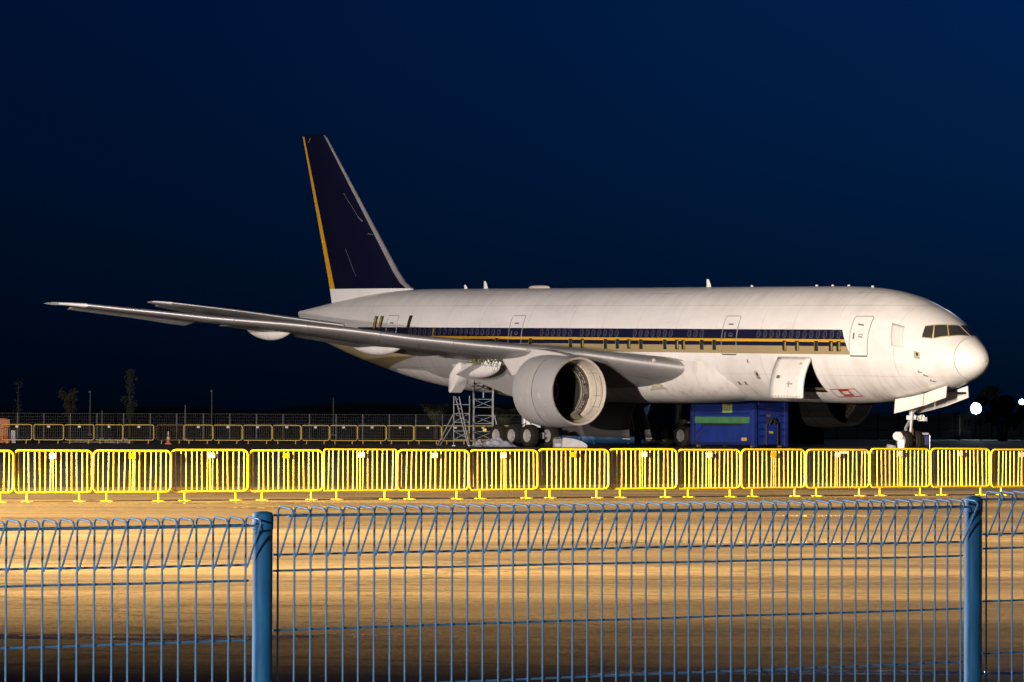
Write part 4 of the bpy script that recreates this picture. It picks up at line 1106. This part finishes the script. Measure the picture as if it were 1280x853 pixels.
cpart('rust_scar', CL + .001, CL + .012, .95, 1.25, 1.72, 1.86, mat('rust_stain', (.12, .06, .03), .8), 0)
b = MB(); b.lathe([(0, .001), (0, .13), (.05, .14)], (CL - .02, .24, 2.52), (1, 0, 0), 16); b.build('vent', mat('pale_blue_cap', (.3, .33, .5), .5), ct, smooth=40)
for x in (.35, CL - .35):
    for y in (.25, CW - .25): b = MB(); b.lathe([(-.1, .001), (-.1, .085), (.1, .085), (.1, .001)], (x, y, .085), (0, 1, 0), 16); b.build('roller', OLIVE, ct, smooth=40)

# ------------------------------------------------------------------ scaffold access towers under the wing
TUBE_R = .027
def tower(t, x0, x1, y0, y1, top, lifts, boards=True):
    for x in (x0, x1):
        for y in (y0, y1):
            b = MB(); b.tube([(x, y, .0), (x, y, top)], TUBE_R, 8); b.box((x, y, .012), (.16, .16, .024)); b.build('upright', GALV, t, smooth=40)
    zl = [lifts[0] + (top - lifts[0]) * i / lifts[1] for i in range(lifts[1])]
    for i, z in enumerate(zl):
        for y in (y0, y1): b = MB(); b.tube([(x0, y, z), (x1, y, z)], TUBE_R * .85, 6); b.build('ledger', GALV, t, smooth=40)
        for x in (x0, x1): b = MB(); b.tube([(x, y0, z), (x, y1, z)], TUBE_R * .85, 6); b.build('transom', GALV, t, smooth=40)
        if i % 2 == 0 and i + 1 < len(zl):
            b = MB(); b.tube([(x0, y0, z), (x1, y0, zl[i + 1])], TUBE_R * .8, 6); b.build('brace', GALV, t, smooth=40)
            b = MB(); b.tube([(x1, y1, z), (x0, y1, zl[i + 1])], TUBE_R * .8, 6); b.build('brace', GALV, t, smooth=40)
SD = 244.0
sc1 = thing('scaffold_tower', 'tall galvanised scaffold tower with timber deck under the wing', 'scaffold', (gx(593, SD), SD, .004), (0, 0, .05))
w1 = 24 * SD / F_PX
tower(sc1, .0, w1, 0, 1.2, 4.05, (.35, 8))
for k, y in enumerate((.15, .42, .69, .96)): b = MB(); b.box((w1 / 2, y, 3.42), (w1 + .2, .22, .045)); b.build('deck_board', mat('timber', (.33, .20, .08), .7, var=.4, scale=6), sc1)
b = MB(); b.box((w1 * .78, -.04, 3.62), (.55, .03, .38)); b.build('toe_board', MATS['timber'], sc1)
b = MB(); b.tube([(w1 * .48, -.06, 2.75), (w1 * .48, -.06, 4.4)], .04, 8); b.build('hoist_pole', GALV, sc1)
for xa, xb in ((w1, w1 + .62),): b = MB(); b.tube([(xa, -.03, 1.85), (xb, -.35, .02)], TUBE_R, 8); b.build('outrigger', GALV, sc1)
b = MB(); b.box((w1 * .55, -.05, .66 + .25), (.20, .02, .16)); b.build('tag', mat('yellow_tag', (.75, .55, .03), .5), sc1)
sc2 = thing('scaffold_tower', 'lower galvanised scaffold tower with a raking ladder and outriggers under the wing', 'scaffold', (gx(567.5, SD - 1.5), SD - 1.5, .004), (0, 0, .0))
w2 = 17 * SD / F_PX
tower(sc2, .0, w2 * 1.15, 0, 1.1, 2.85, (.35, 5))
for z0_, dx in ((1.85, -.92), (1.30, -.78)): b = MB(); b.tube([(0, -.03, z0_), (dx, -.35, .02)], TUBE_R * 1.1, 8); b.build('outrigger', GALV, sc2)
lad = MB(); 
for o_ in (0, .24): lad.tube([(w2 * .12 + o_ * .9, -.10, 2.8), (w2 * 1.05 + o_ * .3, -.55, .05)], .032, 8)
lad.build('ladder_rail', GALV, sc2, smooth=40)
for k in range(10):
    f = (k + .5) / 10; b = MB(); b.tube([(w2 * .12 + (w2 * .93) * f, -.10 - .45 * f, 2.8 - 2.75 * f), (w2 * .12 + .216 + (w2 * .93 - .144) * f, -.10 - .45 * f, 2.8 - 2.75 * f)], .016, 6); b.build('rung', GALV, sc2)

# ------------------------------------------------------------------ loose things on the apron
def crumple(name, label, cat, cx, cy, W, D, H, m, seed, n=26):
    rg = random.Random(seed); b = MB(); rows = []
    ph = [rg.uniform(0, 6.3) for _ in range(8)]
    for j in range(n + 1):
        row = []
        for i in range(n + 1):
            u, v = i / n * 2 - 1, j / n * 2 - 1
            e = max(0, 1 - max(abs(u), abs(v)) ** 2.2)
            z = H * e * (.45 + .3 * math.sin(4.1 * u + ph[0] + 2 * v) + .22 * math.sin(9 * u - 5 * v + ph[1]) + .16 * math.sin(15 * v + 7 * u + ph[2])) + H * .06 * abs(math.sin(12 * u + ph[3]) * math.sin(11 * v + ph[4]))
            row.append((cx + W / 2 * u * (1 + .12 * math.sin(3 * v + ph[5])), cy + D / 2 * v * (1 + .12 * math.sin(4 * u + ph[6])), max(.012, z + .012)))
        rows.append(row)
    b.grid(rows); o = b.build(name, m, smooth=60)
    return tag(o, label, cat)
SHEET = mat('grey_plastic_sheet', (.36, .37, .42), .35, var=.3, scale=2)
crumple('plastic_sheet', 'crumpled grey plastic sheet heaped in front of the main wheels', 'sheet', gx(622, 236), 236, 2.25, 1.7, .52, SHEET, 4)
crumple('plastic_sheet', 'low crumpled grey plastic sheet beside the scaffold foot', 'sheet', gx(603, 238.6), 238.6, 1.3, 1.4, .40, SHEET, 9)
# detached cowl panel leaning on its edge, and a grey box
b = MB(); out = [(0, .02), (1.35, .02)] + [(1.42 * math.cos(R(a)) ** 1.0 - .02, .52 * math.sin(R(a)) + .02) for a in range(8, 91, 8)]
fr_, bk_ = [(x, .10 * (1 - x / 1.5), z) for x, z in out], [(x, .45 + .10 * (1 - x / 1.5), z) for x, z in out]
b.grid([fr_, bk_], wrap=True); b.poly(fr_); b.poly(bk_[::-1])
pn = b.build('cowl_panel', mat('panel_grey', (.36, .35, .34), .5), smooth=35)
pn.location = (gx(703, 231), 231, .02); tag(pn, 'curved white cowl panel lying on the apron by the main wheels', 'panel')
t = thing('equipment_box', 'small grey equipment box standing behind the curved white panel', 'box', (gx(691, 232), 232, .004))
b = MB(); b.box((.28, .2, .26), (.50, .4, .50)); b.build('case', mat('grey_box', (.16, .15, .14), .6), t, bevel=.02); b = MB(); b.box((.30, -.01, .16), (.3, .03, .16)); b.build('front_label', SHEET, t); b = MB(); b.tube([(.12, .2, .51), (.16, .2, .58), (.40, .2, .58), (.44, .2, .51)], .014, 6); b.build('carry_handle', HAND, t)
# gear by the nose wheel
t = thing('service_cart', 'small white service cart with a round reel beside the nose wheel', 'cart', (gx(1120, 216), 216, .004))
b = MB(); b.box((.28, .25, .36), (.34, .5, .54)); b.build('cabinet', PLATEW, t, bevel=.02)
b = MB(); b.lathe([(-.16, .02), (-.16, .21), (-.12, .22), (-.12, .13), (.12, .13), (.12, .22), (.16, .21), (.16, .02)], (.13, .3, .80), (.25, -1, 0), 24); b.build('reel', WHITE, t, smooth=40)
b = MB(); b.box((-.22, .3, .22), (.46, .5, .28), Matrix.Rotation(.2, 3, 'Y')); b.build('battery_box', mat('grey_box2', (.20, .19, .20), .55), t, bevel=.03)
b = MB(); b.box((-.24, .03, .22), (.28, .03, .22)); b.build('front_panel', SHEET, t)
for x in (-.25, .30):
    for y in (.1, .45): b = MB(); b.lathe([(-.03, .001), (-.03, .08), (.03, .08), (.03, .001)], (x, y, .08), (0, 1, 0), 14); b.build('castor', TYRE, t, smooth=40)
b = MB(); b.tube([(.1, .5, .6), (.1, .52, 1.0), (.3, .52, 1.0), (.3, .5, .6)], .015, 6); b.build('push_handle', GALV, t)
t = thing('power_cart', 'dark steel power cart with pale lid behind the nose wheel', 'cart', (gx(1150, 228), 228, .004))
b = MB(); b.box((.28, .3, .50), (.52, .6, .50)); b.build('housing', BLUED, t, bevel=.02); b = MB(); b.box((.24, .3, .86), (.50, .6, .12)); b.build('lid', SHEET, t, bevel=.02)
for x in (.02, .54): b = MB(); b.tube([(x, 0, .02), (x, 0, .80)], .02, 6); b.build('frame_post', GALV, t)
for x in (.08, .48):
    for y in (.08, .52): b = MB(); b.lathe([(-.04, .001), (-.04, .13), (.04, .13), (.04, .001)], (x, y, .13), (0, 1, 0), 14); b.build('wheel', TYRE, t, smooth=40)
def wedge(name, label, cat, px, d, w, dep, h_, m):
    b = MB(); sx = w / 2
    prof = [(-sx, 0), (sx, 0), (sx * .82, h_), (-sx * .6, h_)]
    b.grid([[(x, y, z) for x, z in prof] for y in (0, dep)], wrap=True); b.poly([(x, 0, z) for x, z in prof]); b.poly([(x, dep, z) for x, z in prof][::-1])
    o = b.build(name, m, bevel=.012); o.location = (gx(px, d), d, .004); return tag(o, label, cat)
wedge('wheel_chock', 'pale wooden wheel chock lying on the apron ahead of the nose wheel', 'chock', 1055, 206, .36, .25, .22, mat('pale_timber', (.62, .54, .46), .6))
wedge('wheel_chock', 'blue-grey flat chock lying on the apron ahead of the nose wheel', 'chock', 1085, 206, .62, .3, .15, mat('blue_grey', (.10, .14, .26), .6))
# traffic cone and road barriers at the left end
t = thing('traffic_cone', 'orange traffic cone with white bands standing before the dim barrier row', 'cone', (gx(211, 247), 247, .004))
ORANGE = mat('orange_plastic', (.30, .075, .012), .6)
PLATEG = mat('dull_white_plastic', (.34, .33, .32), .6)
b = MB(); b.box((0, 0, .025), (.36, .36, .05)); b.lathe([(.05, .14), (.28, .10)], (0, 0, 0), (0, 0, 1), 18); b.lathe([(.42, .078), (.55, .055)], (0, 0, 0), (0, 0, 1), 18); b.build('body', ORANGE, t, smooth=40)
b = MB(); b.lathe([(.28, .101), (.42, .079)], (0, 0, 0), (0, 0, 1), 18); b.build('reflective_band', PLATEG, t, smooth=40)
b = MB(); b.lathe([(.55, .056), (.74, .03), (.75, .001)], (0, 0, 0), (0, 0, 1), 18); b.build('reflective_top', PLATEG, t, smooth=40)
def water_barrier(px, d, w, h_, label, m, lean=0):
    prof = [(-.28, 0), (.28, 0), (.26, .18), (.13, .42), (.11, h_), (-.11, h_), (-.13, .42), (-.26, .18)]
    t = thing('road_barrier', label, 'road barrier', (gx(px, d), d, .004), (0, lean, .1))
    b = MB(); b.grid([[(x, y, z) for y, z in prof] for x in (0, w)], wrap=True); b.poly([(0, y, z) for y, z in prof]); b.poly([(w, y, z) for y, z in prof][::-1]); b.build('shell', m, t, bevel=.03)
    b = MB(); b.tube([(w / 2, -.05, h_), (w / 2, -.05, h_ + .05), (w / 2, .05, h_ + .05)], .05, 8); b.build('filler_cap', BLACK, t)
water_barrier(-9, 253, .82, 1.45, 'tall orange plastic road barrier with a smaller white one beside it', ORANGE)
water_barrier(5, 252.2, .36, 1.40, 'narrow orange plastic road barrier next to the tall one', ORANGE)
water_barrier(14.5, 251.8, .26, .75, 'small white plastic road barrier at the foot of the orange ones', PLATEG)
crumple('gravel_heap', 'low pale heap of rubble behind the dim barrier row', 'rubble', gx(148, 253), 253, 1.9, 1.6, .34, mat('rubble_grey', (.30, .28, .26), .8, bump=.8), 6)
crumple('gravel_heap', 'long flat pale rubble strip behind the dim barrier row', 'rubble', gx(108, 254.5), 254.5, 3.0, 1.5, .16, MATS['rubble_grey'], 8)

# ------------------------------------------------------------------ blue tarpaulin screens behind the gear
def screen(px0, px1, d, h_, label, seed):
    x0, x1 = gx(px0, d), gx(px1, d); rg = random.Random(seed)
    t = thing('tarpaulin_screen', label, 'screen', (x0, d, .004))
    n = 40; W = x1 - x0; b = MB()
    b.grid([[(W * i / n, .07 * math.sin(i * .9 + seed) * math.sin(PI * j / 8) + .05 * math.sin(i * 2.3 + j * .8), .05 + (h_ - .05) * j / 10 - .06 * math.sin(PI * ((i * 4 / n) % 1)) * (j == 10)) for i in range(n + 1)] for j in range(11)])
    solid(b.build('sheet', TARPB, t, smooth=60), .006)
    for i in range(5): b = MB(); b.tube([(W * i / 4, .12, 0), (W * i / 4, .12, h_ + .05)], .03, 8); b.build('pole', GALV, t, smooth=40)
    return t
screen(700, 872, 262, 3.5, 'long blue tarpaulin screen hung behind the main landing gear', 2)
screen(982, 1030, 258, 2.0, 'dark blue tarpaulin screen to the right of the waste container', 5)
crumple('ground_tarpaulin', 'flat blue tarpaulin spread on the ground beneath the belly doors', 'tarpaulin', gx(770, 243.5), 243.5, 5.4, 6.0, .10, mat('navy_ground_sheet', (.006, .020, .055), .6, var=.4, scale=1), 12)

# ------------------------------------------------------------------ perimeter fence
def perimeter(pxs, d, h_, label, mesh_m, rails):
    x0, x1 = gx(pxs[0], d), gx(pxs[-1], d)
    t = thing('perimeter_fence', label, 'fence', ((x0 + x1) / 2, d, .012)); W = x1 - x0
    for px in pxs: b = MB(); b.tube([(gx(px, d) - (x0 + x1) / 2, 0, 0), (gx(px, d) - (x0 + x1) / 2, 0, h_)], .030, 6); b.build('post', POSTG, t, smooth=40)
    for z in rails: b = MB(); b.tube([(-W / 2, .0, z), (W / 2, .0, z)], .016, 6); b.build('rail', WIREM, t)
    b = MB(); sp_ = .15; n = int(W / sp_)
    for i in range(n): x = -W / 2 + i * sp_; b.beam((x, .02, .05), (x, .02, h_ - .03), .008, .008)
    for k in range(int(h_ / .2)): b.beam((-W / 2, .03, .1 + k * .2), (W / 2, .03, .1 + k * .2), .008, .008)
    tag(b.build('wire_mesh', mesh_m, t), kind='stuff')
WIREM = mat('weathered_wire', (.05, .052, .06), .7)
POSTG = mat('dull_fence_post', (.15, .16, .175), .6)
perimeter([-11 + 33.2 * i for i in range(28)], 288, 1.74, 'long grey wire perimeter fence standing behind the dim barrier row', WIREM, (1.72, .9, .1))
perimeter([944 + 25.6 * i for i in range(15)], 305, 1.98, 'grey wire perimeter fence running past the bright floodlight', WIREM, (1.96, .74, .1))

# ------------------------------------------------------------------ trees, poles, cabins and lamps beyond
LEAF = mat('dark_leaf', (.015, .021, .008), .9, var=.5, scale=3)
LEAF2 = mat('dry_leaf', (.021, .019, .008), .9, var=.4, scale=3)
LEAF3 = mat('black_green_leaf', (.010, .014, .006), .9, var=.4, scale=3, spec=.05)
BARK = mat('bark', (.045, .034, .024), .85, var=.4, scale=6, bump=.4)
def leafy(name, label, cat, x, y, h_, trunk_h, shape, nleaf, seed, leaf, lm):
    """shape(f) = crown radius at fraction f of crown height"""
    rg = random.Random(seed)
    t = thing(name, label, cat, (x, y, .012))
    b = MB(); b.tube([(0, 0, 0), (.03, .02, h_ * .3), (-.02, .03, h_ * .6), (.02, 0, h_ * .94)], [.07, .055, .035, .012], 8)
    for k in range(9):
        z = trunk_h + (h_ - trunk_h) * (k + .5) / 10; a = rg.uniform(0, 6.3); r_ = shape((z - trunk_h) / (h_ - trunk_h)) * .8
        b.tube([(0, 0, z), (math.cos(a) * r_, math.sin(a) * r_, z + r_ * .7)], [.02, .006], 5)
    b.build('trunk', BARK, t, smooth=60)
    b = MB()
    clumps = [(rg.random(), rg.uniform(0, 6.3), math.sqrt(rg.random())) for _ in range(26)]
    for k in range(nleaf):
        cf, ca, cr_ = rg.choice(clumps)
        f = min(1, max(0, cf + rg.gauss(0, .06))); r_ = shape(f)
        p = Vector((math.cos(ca) * r_ * cr_, math.sin(ca) * r_ * cr_, trunk_h + (h_ - trunk_h) * f)) + Vector((rg.gauss(0, .12), rg.gauss(0, .12), rg.gauss(0, .1)))
        d1 = Vector((rg.gauss(0, 1), rg.gauss(0, 1), rg.gauss(0, .8))).normalized(); d2 = d1.orthogonal().normalized()
        l_ = leaf * rg.uniform(.6, 1.3)
        b.poly([p - d1 * l_, p + d2 * l_ * .4, p + d1 * l_, p - d2 * l_ * .4])
    b.build('crown', lm, t)
FROND = mat('palm_frond', (.050, .060, .022), .8, var=.4, scale=2)
def palm(x, y, h_, label, seed, nf=34, ln=1.15):
    rg = random.Random(seed); t = thing('palm_tree', label, 'tree', (x, y, .012))
    b = MB(); b.tube([(0, 0, 0), (.05, 0, h_ * .5), (.02, 0, h_)], [.16, .13, .12], 10); b.build('trunk', BARK, t, smooth=60)
    b = MB()
    for k in range(nf):
        a = rg.uniform(0, 6.3); el = rg.uniform(-.5, 1.35); L_ = ln * rg.uniform(.75, 1.1)
        pts = []
        for i in range(9):
            f = i / 8; e = el - 1.5 * f * f
            r_ = L_ * f; pts.append(Vector((math.cos(a) * r_ * math.cos(e), math.sin(a) * r_ * math.cos(e), h_ + r_ * math.sin(el) - .55 * L_ * f * f)))
        side = Vector((-math.sin(a), math.cos(a), 0))
        for i in range(1, 9):
            for sgn in (-1, 1):
                for q in (0, .5):
                    p = pts[i - 1].lerp(pts[i], q); fwd = (pts[i] - pts[i - 1]).normalized()
                    tip = p + side * sgn * .30 * (1 - .5 * i / 8) + fwd * .16 - Vector((0, 0, .10))
                    b.poly([p, p + fwd * .045, tip])
    b.build('fronds', FROND, t)
palm(gx(545, 300), 300, 2.0, 'bushy low palm growing behind the fence left of the scaffold', 1, 150, 1.12)
palm(gx(630, 304), 304, 1.75, 'bushy low palm growing behind the fence beside the engine cowl', 2, 130, 1.1)
leafy('young_tree', 'short young tree with a vase-shaped crown behind the perimeter fence', 'tree', gx(86.5, 310), 310, 3.35, 1.5, lambda f: .22 + .42 * f, 500, 3, .13, LEAF2)
leafy('young_tree', 'tall slender columnar tree behind the perimeter fence', 'tree', gx(162.5, 312), 312, 4.75, 1.6, lambda f: .12 + .30 * math.sin(PI * min(1, .15 + f * .85)), 560, 5, .13, LEAF)
leafy('young_tree', 'thin nearly bare sapling near the orange road barriers', 'tree', gx(23, 306), 306, 4.1, 1.4, lambda f: .10 + .05 * f, 90, 8, .10, LEAF2)
leafy('roadside_tree', 'dark round tree behind the bright floodlight', 'tree', gx(1240, 345), 345, 3.9, 1.0, lambda f: .4 + 1.7 * math.sin(PI * min(1, .1 + f * .9)), 1500, 21, .22, LEAF3)
leafy('roadside_tree', 'dark low tree behind the perimeter fence right of the floodlight', 'tree', gx(1258, 352), 352, 3.2, .8, lambda f: .5 + 1.3 * math.sin(PI * min(1, .1 + f * .9)), 900, 23, .22, LEAF3)
POLEM = mat('dull_pole', (.075, .08, .09), .7)
def pole(px, d, h_, label, head):
    t = thing('light_pole', label, 'pole', (gx(px, d), d, .012))
    b = MB(); b.tube([(0, 0, 0), (0, 0, h_)], [.06, .035], 8); b.build('shaft', POLEM, t, smooth=40)
    b = MB(); b.box((0, 0, .06), (.3, .3, .12)); b.build('base', POLEM, t)
    if head: b = MB(); b.box((0, -.1, h_ + .05), (.16, .4, .16)); b.build('lamp_head', POLEM, t, bevel=.02)
pole(113, 330, 3.3, 'thin unlit pole with a small lamp head beyond the fence, beside the vase-shaped tree', True)
pole(265, 330, 3.4, 'thin unlit pole with a small lamp head beyond the fence, past the cone', True)
pole(232, 280, 2.3, 'plain pale metal pole rising just above the perimeter fence', False)
pole(128, 284, 1.9, 'short plain metal pole against the perimeter fence', False)
pole(417, 340, 3.0, 'thin dark unlit pole far beyond the fence below the tail', False)
def cabin(px0, px1, d, h_, label):
    x0, x1 = gx(px0, d), gx(px1, d); W = x1 - x0
    t = thing('site_cabin', label, 'cabin', (x0, d, .012))
    CAB = mat('cabin_panel', (.30, .33, .38), .6, var=.25, scale=.8)
    b = MB(); b.box((W / 2, 1.2, .15 + (h_ - .15) / 2), (W, 2.4, h_ - .15)); b.build('wall', CAB, t, bevel=.03)
    b = MB(); b.box((W / 2, 1.2, h_ + .04), (W + .16, 2.6, .08)); b.build('roof', SHEET, t)
    n = max(1, int(W / 1.1))
    for i in range(n):
        w = cabw = .5; xc = W * (i + .5) / n
        b = MB(); b.box((xc, -.01, h_ * .62), (w, .04, .5)); o = b.build('window', GLASS, t); b = MB(); b.box((xc, -.03, h_ * .62), (.03, .02, .5)); b.build('mullion', PLATEW, o)
    for x in (.1, W - .1): b = MB(); b.box((x, 1.2, .08), (.15, 2.2, .15)); b.build('bearer', BLACK, t)
cabin(1196, 1222, 322, 1.95, 'pale site cabin behind the perimeter fence beneath the bright floodlight')
cabin(1252, 1260, 300, 1.5, 'small pale utility cabinet near the floodlight by the fence')
def floodlight(px, d, z, r_, label, strength, col, watts, aimx):
    t = thing('floodlight', label, 'floodlight', (gx(px, d), d, .012))
    b = MB(); b.tube([(0, .12, 0), (0, .12, z - .1)], .035, 8); b.build('post', BLACK, t, smooth=40)
    for a in (0, 2.1, 4.2): b = MB(); b.tube([(0, .12, .6), (.6 * math.cos(a), .12 + .6 * math.sin(a), 0)], .018, 6); b.build('stay', BLACK, t)
    BOWL = mat('blue_reflector_bowl', (.10, .34, .80), .35, var=.2, scale=6)
    b = MB(); b.lathe([(-.10, .02), (-.08, r_ * .45), (.02, r_ * .9), (.16, r_ * 1.35), (.17, r_ * 1.38), (.10, r_ * 1.38), (-.12, r_ * .6)], (0, 0, z), (0, -1, 0), 28); b.build('reflector', BOWL, t, smooth=40)
    b = MB(); b.lathe([(.06, r_ * .62), (.12, r_ * .40), (.14, .001)], (0, 0, z), (0, -1, 0), 28); b.build('lens', emit('lit_lens_%d' % px, col, strength), t, smooth=True)
    for k in range(3):
        a = k * 2.094 + .5; b = MB(); b.tube([(0, -.02, z), (math.cos(a) * r_ * 1.36, -.16, z + math.sin(a) * r_ * 1.36)], .012, 5); b.build('guard_rod', BLACK, t)
    lo = spot('lamp_beam', (0, -.10, z), (0, -20, z - 1.5), watts, 150, .6, col, r_ * .5)
    lo.parent = t
floodlight(1220, 318, 2.32, .30, 'bright blue-white floodlight shining towards the viewer beneath the aircraft nose', 60, (.62, .86, 1.0), 130, 0)
floodlight(1277, 330, 2.85, .16, 'small white lamp on a post at the far right by the fence', 8, (1, .97, .95), 30, 0)

# floodlight mast that lights the apron (stands outside the picture)
t = thing('floodlight_mast', 'tall steel floodlight mast standing beside the apron', 'mast', MAST)
b = MB(); b.tube([(0, 0, 0), (0, 0, FLOOD_Z + .6)], [.28, .12], 14); b.build('shaft', GALV, t, smooth=40)
b = MB(); b.box((0, 0, .1), (.9, .9, .2)); b.build('base', SHEET, t)
for zz, dv in HEADS:
    q = dv.to_track_quat('-Z', 'Y').to_matrix()
    b = MB(); b.box(Vector((0, 0, zz)) + dv * .22, (1.1, .55, .30), q); b.build('lamp_housing', HAND, t, bevel=.03)
t = thing('fence_fill_lamp', 'slim steel footpath lamp outside the mesh fence', 'street lamp', FENCE_FILL)
b = MB(); b.tube([(0, 0, 0), (0, 0, 3.2), (0, .05, 3.36), (0, .1, 3.40)], [.06, .045, .04, .035], 10); b.build('shaft', GALV, t, smooth=40)
b = MB(); b.box((0, .18, 3.44), (.2, .4, .08)); b.build('lamp_head', HAND, t, bevel=.03)
b = MB(); b.box((0, 0, .06), (.3, .3, .12)); b.build('base', SHEET, t)
